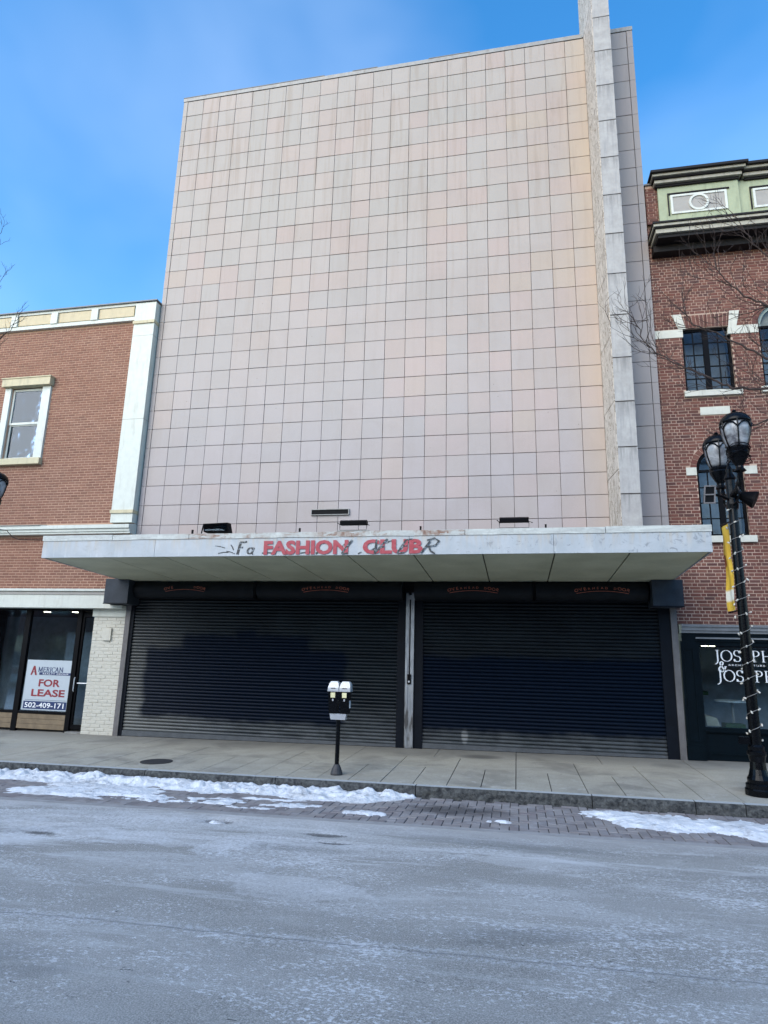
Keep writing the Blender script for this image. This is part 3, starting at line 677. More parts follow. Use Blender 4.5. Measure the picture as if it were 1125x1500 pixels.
for i, (cx, cy, rx, ry, lb) in enumerate([(5.85, -4.78, .22, .10, 'small snow remnant on the blocks left of the meter, nearest the bank'), (6.95, -4.95, .30, .11, 'thin oval snow remnant on the blocks below the parking meter'), (5.32, -5.93, .12, .03, 'sliver of snow inside the pothole'), (8.72, -4.95, .16, .04, 'tiny snow scrap on the blocks below the dark stain')]):
    one('snow_remnant', snow_patch(cx-rx*2, cx+rx*2, cy-ry*2.2, cy+ry*2.2, blob(cx, cy, rx, ry, i*3.1), .02), 'snow', lb, 'snow', 'small snow remnants by the kerb', sm=True)

t_ = thing('manhole_cover', 'round iron manhole cover in the pavement at left', 'manhole cover', (2.66, -2.85, gz(2.66, -2.85)))
m = MB(); P = (2.66, -2.85); zc = gz(*P)
m.lathe(*P, [(.27, zc-.02), (.27, zc+.008), (.25, zc+.010)], 32); part('cover', m, 'iron', t_)
m = MB(); m.lathe(*P, [(.29, zc-.02), (.29, zc+.004), (.275, zc+.005)], 32); part('rim', m, 'gap', t_)

# ------------------------------------------------------------------ main shuttered building
main = thing('tiled_building', 'tall windowless store building faced in square pinkish grey tiles with canopy and closed roller shutters', 'building', (6, 6, 0))
TZ = 17.473
part('wall', MB().box(-.12, 12.13, .035, 12, 4.2, 17.56), 'joint', main)
part('roof', MB().box(-.10, 12.10, .1, 11.9, 17.57, 17.60), 'roof', main)
me = MB().cbox(.004, .496, 0, .05, .005, .495, .004).mesh('tile'); me.materials.append(MT['tile'])
rest = MB(); cells = []
cols_ = [(i*.5, .5) for i in range(21)]+[(10.5, .475), (11.5, .5)]
rows_ = [(4.973-.5+r*.5) for r in range(0, 26)]
for r, z in enumerate(rows_):
    for (x, w) in cols_:
        cells.append((r, x, w, z))
cells.sort(key=lambda c: (c[0], c[1])); nt = 0
for r, x, w, z in cells:
    y = random.uniform(-.003, .003)
    if w == .5 and nt < 300 and z > 4.0:
        o = part('tile', me, 'tile', main, loc=(x+random.uniform(-.0015, .0015), y, z+random.uniform(-.0015, .0015))); nt += 1
        o.rotation_euler = (random.uniform(-.002, .002), 0, random.uniform(-.002, .002))
    else: rest.cbox(x+.004+random.uniform(-.0015, .0015), x+w-.004+random.uniform(-.0015, .0015), y, y+.05, z+.005+random.uniform(-.0015, .0015), z+.494, .004)
part('tiling', rest, 'tile', main, kind='stuff', label='upper tile courses of the facade')
m = MB()
for r in range(26):
    z = 4.473+r*.5
    part('edge_tile', B(-.125, -.008, -.004, .05, z+.004, z+.496), 'tile', main); part('edge_tile', B(12.008, 12.14, -.004, .05, z+.004, z+.496), 'tile', main)
m = MB(); m.box(-.14, 10.93, -.012, .5, 17.485, 17.60); part('coping', m, 'coping', main)
m = MB(); m.box(11.46, 12.15, -.012, .5, 17.485, 17.60); part('coping', m, 'coping', main)
for (a, b) in ((-.14, 1.6), (1.6, 4.1), (4.9, 5.6), (7.0, 8.1)): part('coping_lip', B(a, b, -.02, .3, 17.602, 17.622), 'flash', main)
# fin
m = MB(); m.hexa([(11.09, -.88, 4.0), (11.44, -.88, 4.0), (11.46, .45, 4.0), (10.96, .45, 4.0), (11.09, -.88, 20.4), (11.44, -.88, 20.4), (11.46, .45, 20.4), (10.96, .45, 20.4)])
part('fin_core', m, 'joint', main)
z = 5.25-.98*1; k = 0
def rough_panel(x0, x1, y0, y1, z0, z1, seed):
    m = MB(); n = 12; P = []
    def j(a, b): return noise.noise(Vector((a*9, b*9, seed)))*.008
    for i in range(n+1): P.append((x0+(x1-x0)*i/n, z0+j(i, 0)))
    for i in range(1, n): P.append((x1+j(3, i)*1.2, z0+(z1-z0)*i/n))
    for i in range(n, -1, -1): P.append((x0+(x1-x0)*i/n, z1+j(i, 5)))
    for i in range(n-1, 0, -1): P.append((x0+j(9, i)*1.2, z0+(z1-z0)*i/n))
    N = len(P); m.raw([(a, y0, b) for a, b in P]+[(a, y1, b) for a, b in P], [tuple(range(N))]+[((i+1) % N, i, N+i, N+(i+1) % N) for i in range(N)]); return m
while z < 20.3:
    part('fin_panel', rough_panel(11.075, 11.455, -.905, -.882, z+.008, z+.972, k*3.3), 'fin', main, label='pale streaked concrete facing panel of the fin')
    z += .98; k += 1
z = 4.3; k = 0
while z < 20.3:
    z1 = min(z+1.47, 20.4); m = MB(); e = .008
    m.hexa([(11.062, -.88, z+e), (11.088, -.88, z+e), (10.955, .4, z+e), (10.938, .4, z+e), (11.062, -.88, z1-e), (11.088, -.88, z1-e), (10.955, .4, z1-e), (10.938, .4, z1-e)])
    part('fin_side_panel', m, 'finside', main); z += 1.47; k += 1
# wall slot
m = MB(); m.box(4.36, 5.27, -.05, -.006, 5.135, 5.15); m.box(4.36, 5.27, -.05, -.006, 5.262, 5.277); m.box(4.36, 4.375, -.05, -.006, 5.15, 5.262); m.box(5.255, 5.27, -.05, -.006, 5.15, 5.262)
part('slot_frame', m, 'coping', main); part('slot', B(4.375, 5.255, -.03, -.006, 5.15, 5.262), 'blackmat', main)

# canopy (part) with sub-parts
def cz(x): return .0017*x
cb = MB(); XL, XR, YF = -.12, 12.06, -3.08
cb.hexa([(XL+.03, YF+.03, 3.73), (XR-.03, YF+.03, 3.75), (XR-.03, -.01, 3.62), (XL+.03, -.22, 3.62), (XL+.03, YF+.03, 4.10), (XR-.03, YF+.03, 4.12), (XR-.03, -.01, 4.12), (XL+.03, -.22, 4.10)])
canopy = part('canopy', cb, 'soffitjoint', main, label='flat wedge shaped canopy with pale blue grey fascia')
for k in range(5):
    a, b = XL+k*(XR-XL)/5+.003, XL+(k+1)*(XR-XL)/5-.003
    m = MB(); m.hexa([(a, YF, 3.703+cz(a)), (b, YF, 3.703+cz(b)), (b, YF+.028, 3.703+cz(b)), (a, YF+.028, 3.703+cz(a)), (a, YF, 4.03+cz(a)), (b, YF, 4.03+cz(b)), (b, YF+.028, 4.03+cz(b)), (a, YF+.028, 4.03+cz(a))])
    part('fascia_panel', m, 'fascia', canopy)
for a, b, dz in ((XL-.01, 1.40, .006), (1.41, 3.0, 0), (3.01, 8.15, -.004), (8.16, 10.45, 0), (10.46, XR+.01, .008)):
    m = MB(); n = max(2, int((b-a)/.08)); v = []
    for i in range(n+1):
        x = a+(b-a)*i/n; wv = noise.noise(Vector((x*1.7, 0, 2)))*.010+noise.noise(Vector((x*7, 0, 2)))*.004
        for (yy, zz) in ((YF-.014, 4.032+wv), (YF-.014, 4.132+dz+wv*.6), (YF+.10, 4.138+dz), (YF+.10, 4.032)): v.append((x, yy, zz+cz(x)))
    m.raw(v, [(i*4+q, i*4+(q+1) % 4, i*4+4+(q+1) % 4, i*4+4+q) for i in range(n) for q in range(4)]+[(3, 2, 1, 0), tuple(n*4+q for q in range(4))])
    part('flashing', m, 'flashing', canopy)
m = MB(); m.hexa([(XR-.028, YF+.03, 3.703+.02), (XR, YF+.03, 3.703+.02), (XR, -.01, 3.57), (XR-.028, -.01, 3.57), (XR-.028, YF+.03, 4.07), (XR, YF+.03, 4.07), (XR, -.01, 4.07), (XR-.028, -.01, 4.07)])
part('side_fascia', m, 'fascia', canopy)
m = MB(); m.hexa([(XL, YF+.03, 3.703), (XL+.028, YF+.03, 3.703), (XL+.028, -.22, 3.57), (XL, -.22, 3.57), (XL, YF+.03, 4.05), (XL+.028, YF+.03, 4.05), (XL+.028, -.22, 4.05), (XL, -.22, 4.05)])
part('side_fascia', m, 'fascia', canopy)
sx = [XL+.03]+[1.29+(10.835-1.29)/8*i for i in range(9)]+[XR-.03]
for a, b in zip(sx, sx[1:]):
    a, b = a+.012, b-.012; m = MB(); z0, z1 = 3.712, 3.572; y1 = -.24
    m.hexa([(a, YF+.032, z0+cz(a)), (b, YF+.032, z0+cz(b)), (b, y1, z1), (a, y1, z1), (a, YF+.032, z0+cz(a)+.02), (b, YF+.032, z0+cz(b)+.02), (b, y1, z1+.02), (a, y1, z1+.02)])
    part('soffit_panel', m, 'soffit', canopy)
me = fit_text(text_mesh('FASHION', offset=.045, extrude=0.0), 4.51, 6.10, 3.725, 3.985, YF-.016, .001); part('red_lettering', me, 'red', canopy, label='red letters FASHION on the fascia')
me = fit_text(text_mesh('CLUB', offset=.045, extrude=0.0), 6.36, 7.43, 3.727, 3.988, YF-.016, .001); part('red_lettering', me, 'red', canopy, label='red letters CLUB on the fascia')
# ghost script
S = MB()
pen(S, [[(0, 0), (.10, .95)], [(.04, .97), (.45, .97), (.62, 1.02)], [(.05, .55), (.38, .56)]], 4.00, 3.735, .235, YF-.002, .055, .034, 1.0, uniform=False, shear=.12)
pen(S, [arc(.2, .3, .18, .24, 30, 360), [(.42, .55), (.36, .08), (.5, .0)]], 4.18, 3.735, .23, YF-.002, .045, .024, 1.15, shear=.2)
for (x0, x1, z0, z1, w) in ((4.48, 4.75, 3.76, 3.75, .02), (4.95, 5.1, 3.74, 3.80, .03), (5.2, 5.45, 3.75, 3.77, .02), (5.5, 5.62, 3.74, 3.79, .03), (5.98, 6.10, 3.86, 3.96, .02), (6.28, 6.34, 3.73, 3.76, .02), (3.55, 3.75, 3.90, 3.86, .012), (3.62, 3.82, 3.76, 3.78, .014), (3.78, 3.95, 3.80, 3.75, .014), (3.86, 3.92, 3.92, 3.82, .016), (6.5, 6.62, 3.78, 3.83, .03), (6.78, 6.9, 3.92, 3.96, .02), (7.15, 7.3, 3.92, 3.95, .02)):
    pen(S, [[(x0, z0), ((x0+x1)/2, (z0+z1)/2+.01), (x1, z1)]], 0, 0, 1, YF-.006, w*1.2, w*1.2, uniform=True)
for ch, x0 in (('L', 5.98), ('V', 6.55), ('E', 6.98), ('R', 7.42)):
    G = {'L': [[(.5, 1), (.0, .0)], [(.0, .0), (.45, .05)]], 'V': [[(.0, 1), (.12, .0)], [(.12, .0), (.75, 1.05)], [(.3, .35), (.7, .5)]],
         'E': [[(.4, .95), (.0, .02)], [(.4, .95), (.85, 1.0)], [(.2, .5), (.6, .52)], [(.0, .02), (.5, .06)]],
         'R': [[(.35, .85), (-.1, .0)], [(.1, .9), (.6, 1.05), (.95, .85), (.8, .55), (.25, .45)], [(.35, .45), (.55, .15), (.9, -.05)]]}[ch]
    pen(S, G, x0, 3.735, .25, YF-.019, .036, .022, 1.0, shear=.25)
part('ghost_script', S, 'script', canopy, label='worn black slanted brush script behind the red letters')
# bolts sticking up behind flashing
for x in (3.0, 5.135, 7.37, 9.51): part('stub_bracket', B(x-.015, x+.015, YF+.1, YF+.13, 4.13, 4.235), 'blackmat', canopy)

# shutters
def shutter(x0, x1, mat, name_label, zb0):
    zt = 3.20
    root = part('roller_shutter', B(x0-.02, x1+.02, .05, .07, zb0(x0)-.02, zt+.3), 'blackmat', main, label=name_label)
    p = .073; prof = []
    n = 7
    for i in range(n+1):
        q = i/n; prof.append((-.020*math.sin(PI*q)**.75, .003+(p-.010)*q))
    prof += [(.012, p-.006), (.012, 0)]
    me = MB().sweep([(y, z) for y, z in prof], 0, x1-x0).mesh('slat'); me.materials.append(MT[mat])
    z = max(zb0(x0), zb0(x1))+.045; k = 0
    while z < zt:
        part('slat', me, mat, root, loc=(x0, .02+random.uniform(-.0015, .0015), z)); z += p; k += 1
    m = MB(); m.hexa([(x0, -.02, zb0(x0)), (x1, -.02, zb0(x1)), (x1, .04, zb0(x1)), (x0, .04, zb0(x0)), (x0, -.02, max(zb0(x0), zb0(x1))+.05), (x1, -.02, max(zb0(x0), zb0(x1))+.05), (x1, .04, max(zb0(x0), zb0(x1))+.05), (x0, .04, max(zb0(x0), zb0(x1))+.05)])
    part('bottom_bar', m, 'bottombar', root)
zb = lambda x: gz(x, 0)+.012
shutter(.06, 6.50, 'slatL', 'closed left roller shutter with a dark painted over patch like a stepped skyline', zb)
shutter(6.98, 11.84, 'slatR', 'closed right roller shutter with a wide dark painted band', zb)
part('guide_channel', B(-.13, -.005, -.06, .08, 0.0, 3.10), 'channelgrey', main, label='worn grey guide channel')
part('guide_channel', B(-.003, .075, -.03, .08, 0.0, 3.10), 'channel', main)
part('guide_channel', B(6.46, 6.645, -.04, .08, .08, 3.3), 'channel', main)
part('guide_channel', B(6.83, 7.02, -.04, .08, .08, 3.3), 'channel', main)
part('guide_channel', B(11.80, 12.02, -.04, .08, .15, 3.1), 'channel', main)
part('guide_channel', B(12.02, 12.14, -.07, .08, .15, 3.14), 'channelgrey', main, label='worn pinkish grey guide channel')
m = MB(); m.box(6.648, 6.705, -.09, .0, .13, 3.36); m.box(6.775, 6.828, -.09, .0, .13, 3.36); m.box(6.705, 6.775, -.075, 0, .13, 3.30)
post = part('centre_post', m, 'post', main, label='worn pale metal post between the two shutters')
part('post_groove', B(6.725, 6.752, -.082, -.074, 1.62, 3.2), 'blackmat', post)
part('key_box', B(6.70, 6.78, -.13, -.091, 1.42, 1.62), 'blackmat', post)
m = MB(); m.lathe(0, 0, [(.022, 0), (.022, .012)], 10); q = m.v; m.v = [(6.74+a, -.131-c_, 1.47+b_) for a, b_, c_ in q]; part('lock', m, 'silver', post)
# drums
def drum(x0, x1, lab=None):
    P = []
    for i in range(15):
        a = PI*.5+PI*i/14*1.0
        P.append((-.18+.20*math.cos(a), 3.375+.205*math.sin(a)))
    prof = [(.03, 3.58), (.03, 3.17)][::1]
    pr = [(.03, 3.58)]+P+[(.03, 3.17)]
    m = MB().sweep(pr, x0, x1); return part('shutter_hood', m, 'drum', main, label=lab, sm=False)
hoods = [drum(.20, 3.20), drum(3.27, 6.60), drum(6.86, 9.33), drum(9.40, 11.58)]
def arc_text(txt, cx, w, parent, skip=()):
    n = len(txt)
    for i, ch in enumerate(txt):
        if ch == ' ' or i in skip: continue
        u = (i-(n-1)/2)/((n-1)/2); x = cx+u*w/2; z = 3.375+.055*(1-u*u)-.02; me = text_mesh(ch, offset=.008)
        s = .085 if abs(u) > .55 else .062
        yy = -.18-.205*math.sqrt(max(.01, 1-((z+.02-3.375)/.205)**2))-.004
        a = -u*.45
        xs = [v.co.x for v in me.vertices]; c0 = (min(xs)+max(xs))/2
        for v in me.vertices:
            px, pz = (v.co.x-c0)*s*1.25, v.co.y*s
            v.co = (x+px*math.cos(a)-pz*math.sin(a), yy, z+px*math.sin(a)+pz*math.cos(a))
        part('printed_letter', me, 'orange', parent)
    m = MB(); pts = []
    for i in range(25):
        u = -1+2*i/24; pts.append((cx+u*w/2*1.02, 3.330+.05*(1-u*u)-.012))
    for off in (0, ):
        st = [[(a, b) for a, b in pts]]; pen(m, st, 0, 0, 1, -.18-.205-.006, .010, .010, uniform=True)
    part('printed_ribbon', m, 'orange', parent)
arc_text('OVERHEAD DOOR', 1.53, .95, hoods[0], skip=(3, 4, 5, 6, 7, 8)); arc_text('OVERHEAD DOOR', 4.90, 1.0, hoods[1]); arc_text('OVERHEAD DOOR', 8.12, .98, hoods[2]); arc_text('OVERHEAD DOOR', 10.70, .98, hoods[3])
part('lintel', B(-.10, 12.12, .04, .3, 3.1, 4.3), 'blackmat', main)
part('hood_bracket', B(3.205, 3.265, -.37, .03, 3.18, 3.56), 'blackmat', main); part('hood_bracket', B(9.335, 9.395, -.37, .03, 3.18, 3.56), 'blackmat', main)
part('hood_bracket', B(6.605, 6.855, -.25, .03, 3.34, 3.58), 'blackmat', main)
def sbox(x0, x1, z0, z1):
    m = MB().box(x0, x1, -.52, -.03, z0, z1); b = part('shutter_motor_box', m, 'housing', main, label='square dark steel box at the shutter head')
    part('box_lip', B(x0-.006, x1+.006, -.53, -.521, z0-.008, z0+.014), 'channel', b)
sbox(-.44, .17, 3.02, 3.60); sbox(11.62, 12.19, 3.06, 3.585)

# floodlights standing on the canopy
FZ = 4.17
g = 'floodlights on the canopy roof'
f1 = thing('floodlight', 'solid black box floodlight on the canopy, leftmost of three', 'floodlight', (3.47, -2.95, FZ), g)
m = MB(); m.hexa([(3.24, -2.99, 4.19), (3.74, -2.97, 4.19), (3.74, -2.80, 4.19), (3.24, -2.80, 4.19), (3.23, -3.02, 4.34), (3.72, -3.02, 4.355), (3.72, -2.86, 4.37), (3.23, -2.86, 4.36)])
part('lamp_head', m, 'blackmat', f1)
part('lamp_foot', MB().tube([(3.22, -2.98, 4.32), (3.20, -3.0, 4.13)], .012, 6), 'blackmat', f1); part('lamp_foot', MB().tube([(3.75, -2.98, 4.28), (3.78, -2.98, 4.15), (3.82, -3.02, 4.12)], .012, 6), 'blackmat', f1)
def bar_light(x0, x1, lab):
    f = thing('floodlight', lab, 'floodlight', ((x0+x1)/2, -2.95, FZ), g); w = x1-x0
    m = MB(); m.sweep([(-3.03, 4.275), (-3.04, 4.335), (-2.98, 4.365), (-2.90, 4.34), (-2.90, 4.28)], x0+.02, x1-.02); part('lamp_head', m, 'blackmat', f)
    part('wire_frame', MB().tube([(x0-.02, -3.05, 4.30), (x0+.015, -3.0, 4.285), (x0+.02, -3.02, 4.17), (x1-.02, -3.02, 4.17), (x1-.015, -3.0, 4.285), (x1+.04, -3.05, 4.25)], .008, 5), 'blackmat', f)
    part('base_rail', B(x0-.02, x1+.03, -3.04, -2.98, 4.155, 4.168), 'coping', f)
part('lens', MB().hexa([(3.27, -3.012, 4.21), (3.70, -3.0, 4.21), (3.70, -2.99, 4.21), (3.27, -3.0, 4.21), (3.26, -3.03, 4.325), (3.69, -3.028, 4.335), (3.69, -3.0, 4.335), (3.26, -3.0, 4.325)]), 'winglass', f1)
bar_light(5.89, 6.42, 'black bar floodlight on a thin wire frame above the red lettering'); bar_light(8.72, 9.25, 'black bar floodlight on a thin wire frame, rightmost of three on the canopy')

# ------------------------------------------------------------------ left brick building
lb = thing('brick_building', 'orange brown brick building with cream pilaster and For Lease shopfront, left of the tiled building', 'building', (-6, 5, 0))
LX = -11.0; YB = -.10
WIN = [(-4.24, -3.14, 6.78, 8.82)]; WIN2 = [(-7.6, -6.5, 6.78, 8.82)]
ops = [WIN[0], WIN2[0]]
m = MB(); wall_open(m, LX, -.16, 3.35, 11.0, YB+.006, .3, ops); part('wall', m, 'mortL', lb)
part('wall_body', B(LX, -.14, .31, 12, 3.0, 10.9), 'room', lb)
part('roof', B(LX, -.14, .0, 12, 11.02, 11.06), 'roof', lb)
lay_bricks(lb, 'brickL', LX, -.16, 3.40, 10.5, YB, .05, .0685, .195, .021, [(-4.46, -3.02, 6.60, 9.04), (-7.8, -6.36, 6.60, 9.04), (LX, 0, 4.70, 5.02), (-.75, 0, 4.7, 11)], view=(-5.2, .3, 3.2, 5.7), quota=300, seed=5)
for q in ((-4.24, -3.14), (-7.6, -6.5)):
    a, b = q
    m = MB(); m.box(a-.22, b+.10, YB-.04, YB+.10, 6.78, 6.782)
    fr = MB()
    fr.box(a-.20, a-.02, YB-.05, YB+.05, 6.79, 8.80); fr.box(b+.02-.16, b+.10, YB-.05, YB+.05, 6.79, 8.80)
    w = part('window', fr, 'whitewood', lb)
    ins = MB(); i0, i1 = a-.02, b-.14
    for z0, z1, yy in ((6.80, 7.80, .0), (7.77, 8.78, -.03)):
        ins.box(i0+.002, i0+.07, yy-.04, yy, z0, z1); ins.box(i1-.07, i1-.002, yy-.04, yy, z0, z1); ins.box(i0+.07, i1-.07, yy-.04, yy, z0, z0+.06); ins.box(i0+.07, i1-.07, yy-.04, yy, z1-.06, z1)
        part('pane', B(i0+.07, i1-.07, yy-.022, yy-.016, z0+.06, z1-.06), 'winglass', w)
    part('sash', ins, 'whitewood', w)
    part('sill', B(a-.22, b+.12, YB-.12, YB+.05, 6.62, 6.785), 'tantrim', w)
    h = MB(); h.box(a-.24, b+.14, YB-.16, YB+.03, 8.81, 9.02); h.box(a-.26, b+.16, YB-.18, YB+.03, 9.022, 9.05); part('hood_mould', h, 'tantrim', w)
    c_ = MB(); n = 24; v = []
    for i in range(n+1):
        x = i0+(i1-i0)*i/n; yy = .12+.02*math.sin(i*1.9)+.01*math.sin(i*.7)
        v += [(x, yy, 7.45+.04*math.sin(i*.5)), (x, yy, 8.78)]
    c_.raw(v, [(2*i, 2*i+2, 2*i+3, 2*i+1) for i in range(n)]); part('curtain', c_, 'curtain', w)
# pilaster
pl = MB(); pl.box(-.75, -.155, -.20, .2, 5.02, 10.98)
P_ = part('pilaster', pl, 'cream', lb, label='cream corner pilaster')
part('band', B(-.765, -.14, -.235, .18, 10.37, 10.45), 'tantrim', P_); part('band', B(-.765, -.14, -.235, .18, 5.25, 5.33), 'tantrim', P_)
part('joint_line', B(-.752, -.153, -.203, .1, 7.70, 7.71), 'taupe', P_); part('joint_line', B(-.752, -.153, -.203, .1, 10.02, 10.028), 'taupe', P_)
# frieze
fz = MB(); fz.box(LX, -.752, -.19, .2, 10.50, 10.60); fz.box(LX, -.752, -.19, .2, 10.93, 11.0); fz.box(LX, -.752, -.13, .2, 10.60, 10.93)
x = -.80
fr_ = part('frieze', fz, 'cream', lb)
for (a, b) in ((-1.86, -.80), (-3.13, -2.07), (-4.38, -3.28), (-5.6, -4.55), (-6.85, -5.8), (-8.1, -7.05)):
    part('frieze_panel', B(a+.01, b-.01, -.17, -.131, 10.635, 10.915), 'tan', fr_)
for xx in (-1.965, -3.205, -4.465, -5.7, -6.95): part('frieze_block', B(xx-.10, xx+.10, -.215, -.131, 10.60, 10.93), 'cream', fr_)
m = MB(); m.box(LX, -.125, -.24, .3, 11.002, 11.035); part('parapet_cap', m, 'flash', lb)
# ledge
m = MB(); m.sweep([(-.33, 4.86), (-.33, 4.95), (-.1, 5.0), (.1, 5.0), (.1, 4.74), (-.26, 4.74), (-.26, 4.79), (-.29, 4.79), (-.29, 4.86)], LX, -.135); part('ledge', m, 'cream', lb)
m = MB(); m.sweep([(-.36, 4.951), (-.36, 4.965), (-.1, 5.015), (.0, 5.015), (-.1, 5.001)], LX, -2.6); part('ledge_flashing', m, 'coping', lb)
# shopfront fascia
m = MB(); m.sweep([(-.30, 3.33), (-.30, 3.385), (-.08, 3.395), (.1, 3.395), (.1, 3.0), (-.24, 3.0), (-.24, 3.24), (-.24, 3.33)], LX, -.45); part('shopfront_fascia', m, 'cream', lb)
part('fascia_shade_band', B(LX, -.45, -.262, -.241, 3.25, 3.31), 'taupe', lb)
part('shopfront_soffit', B(LX, -.135, -.25, .3, 2.93, 2.999), 'cream', lb)
# painted brick column
cc = MB(); cc.box(-.995, -.145, .004, .5, -.05, 2.93); colm = part('column', cc, 'whitebrick', lb, label='column of white painted brick')
j = 0; z = .04
rnd = random.Random(3)
while z < 2.68:
    x = -1.0-(.12 if j % 2 else 0)
    while x < -.14:
        a, b = max(x, -1.0), min(x+.236, -.14)
        if b-a > .03 and z+.07 < 2.74: 
            y0 = -.004+rnd.uniform(-.004, .004); part('brick', MB().cbox(a, b, y0, .1, z, z+.071, .008), 'whitebrick', colm)
        x += .245
    z += .079; j += 1
part('column_cap', B(-1.03, -.14, -.035, .3, 2.745, 2.925), 'cream', colm); part('wall_plate', B(-.69, -.475, -.05, -.008, 2.185, 2.48), 'whitebrick', colm)
# shopfront glazing
sf = MB(); yw = .15
sf.box(LX, -2.99, yw-.03, yw+.04, .43, .49); sf.box(-2.87, -1.53, yw-.03, yw+.04, .43, .49)
for a, b in ((-3.0, -2.86), (-1.54, -1.42), (-5.35, -5.22), (-1.01, -.99)): sf.box(a, b, yw-.035, yw+.05, gz(a, 0)-.02, 2.93)
sf.box(LX, -1.0, yw-.03, yw+.03, 2.88, 2.929)
shop = part('shopfront', sf, 'blackmat', lb, label='dark framed shop windows and glass door')
part('shop_pane', B(-5.22, -3.0, yw, yw+.008, .49, 2.88), 'shopglass', shop); part('shop_pane', B(-2.86, -1.54, yw, yw+.008, .49, 2.88), 'shopglass', shop); part('shop_pane', B(-9, -5.35, yw, yw+.008, .49, 2.88), 'shopglass', shop)
for (a, b) in ((-2.855, -1.545), (-5.21, -3.01), (-9, -5.36)):
    for k in range(3): part('plank', B(a, b, yw+random.uniform(-.022, -.018), yw+.03, .085+k*.115, .085+k*.115+.11), 'oakpanel', shop)
d = MB(); dy = .17
d.box(-1.415, -1.36, dy-.02, dy+.03, .12, 2.86); d.box(-1.06, -1.015, dy-.02, dy+.03, .12, 2.86); d.box(-1.36, -1.06, dy-.02, dy+.03, .12, .22); d.box(-1.36, -1.06, dy-.02, dy+.03, 2.74, 2.86)
part('door', d, 'blackmat', shop); part('door_pane', B(-1.36, -1.06, dy, dy+.008, .22, 2.74), 'shopglass', shop)
part('door_handle', MB().tube([(-1.39, .10, .98), (-1.39, .08, 1.0), (-1.39, .08, 1.28), (-1.39, .10, 1.30)], .013, 8), 'silver', shop)
part('push_bar', MB().tube([(-1.34, .13, 1.17), (-1.04, .13, 1.17)], .014, 8), 'silver', shop)
part('threshold', B(-1.42, -1.0, .0, .2, gz(-1, 0), gz(-1, 0)+.035), 'coping', shop)
# interior
r_ = MB(); r_.box(LX+.05, -.9, 4.6, 4.65, 0, 3.3); r_.box(-.95, -.9, .3, 4.6, 0, 3.3); r_.box(LX+.05, LX+.1, .3, 4.6, 0, 3.3)
part('shop_room', r_, 'roomwall', lb)
part('shop_ceiling', B(LX+.1, -.96, .31, 4.6, 2.95, 3.0), 'room', lb); part('shop_floor', B(LX+.1, -.96, .21, 4.6, .0, .04), 'room', lb)
part('partition', B(-2.75, -1.9, 1.4, 1.45, .04, 2.4), 'roomwall', lb)
for x in (-3.42, -2.55, -1.22):
    o = thing('ceiling_spot', {-3.42: 'round lit ceiling spot behind the left shop window', -2.55: 'round lit ceiling spot above the For Lease sign', -1.22: 'round lit ceiling spot above the shop door'}[x], 'ceiling light', (x, 1.35, 2.95), 'lit spots inside the For Lease shop')
    m = MB(); m.lathe(x*1.0, 1.35, [(.085, 2.915), (.09, 2.949)], 16); part('diffuser', m, 'lit', o)
    m = MB(); m.lathe(x, 1.35, [(.10, 2.93), (.105, 2.9495)], 16); part('ring', m, 'blackmat', o)
# for lease sign hung inside the glass
ls = thing('lease_sign', 'white FOR LEASE sign with phone number in the shop window', 'sign', (-2.1, .1, .52))
part('sign_board', B(-2.77, -1.49, .118, .140, .515, 1.685), 'signwhite', ls)
ys = .117
part('phone_band', B(-2.73, -1.55, .1155, .1178, .54, .72), 'signnavy', ls)
part('name_band', B(-2.40, -1.50, .1155, .1178, 1.335, 1.395), 'signnavy', ls)
part('rule_line', B(-2.70, -1.56, .1155, .1178, .745, .752), 'signnavy', ls)
part('lettering', fit_text(text_mesh('FOR', .03), -2.38, -1.79, 1.06, 1.235, ys-.001), 'signred', ls)
part('lettering', fit_text(text_mesh('LEASE', .03), -2.55, -1.63, .83, 1.0, ys-.001), 'signred', ls)
part('lettering', fit_text(text_mesh('502-409-171', .012), -2.69, -1.62, .57, .69, .1150), 'lettergreywhite', ls)
part('lettering', fit_text(text_mesh('REALTY GROUP', .006, spacing=1.2), -2.30, -1.60, 1.348, 1.383, .1150), 'lettergreywhite', ls)
m, _ = serif_word('A', -2.63, 1.33, .21, ys-.001, .22, .07, 1.0); part('lettering', m, 'signred', ls)
m, _ = serif_word('MERICAN', -2.44, 1.405, .115, ys-.001, .19, .07, 1.12, .05, clipx=-1.495); part('lettering', m, 'signnavy', ls)
# cable on the brick
one('cable', MB().tube([(-9, -.36, 5.25), (-6, -.37, 5.02), (-4.0, -.38, 4.90), (-3.2, -.7, 4.76), (-2.2, -1.6, 4.42), (-1.2, -2.5, 4.18), (-.13, -3.05, 4.06)], .009, 5), 'blackmat', 'thin black cable sagging from the brick wall to the left end of the canopy', 'cable')

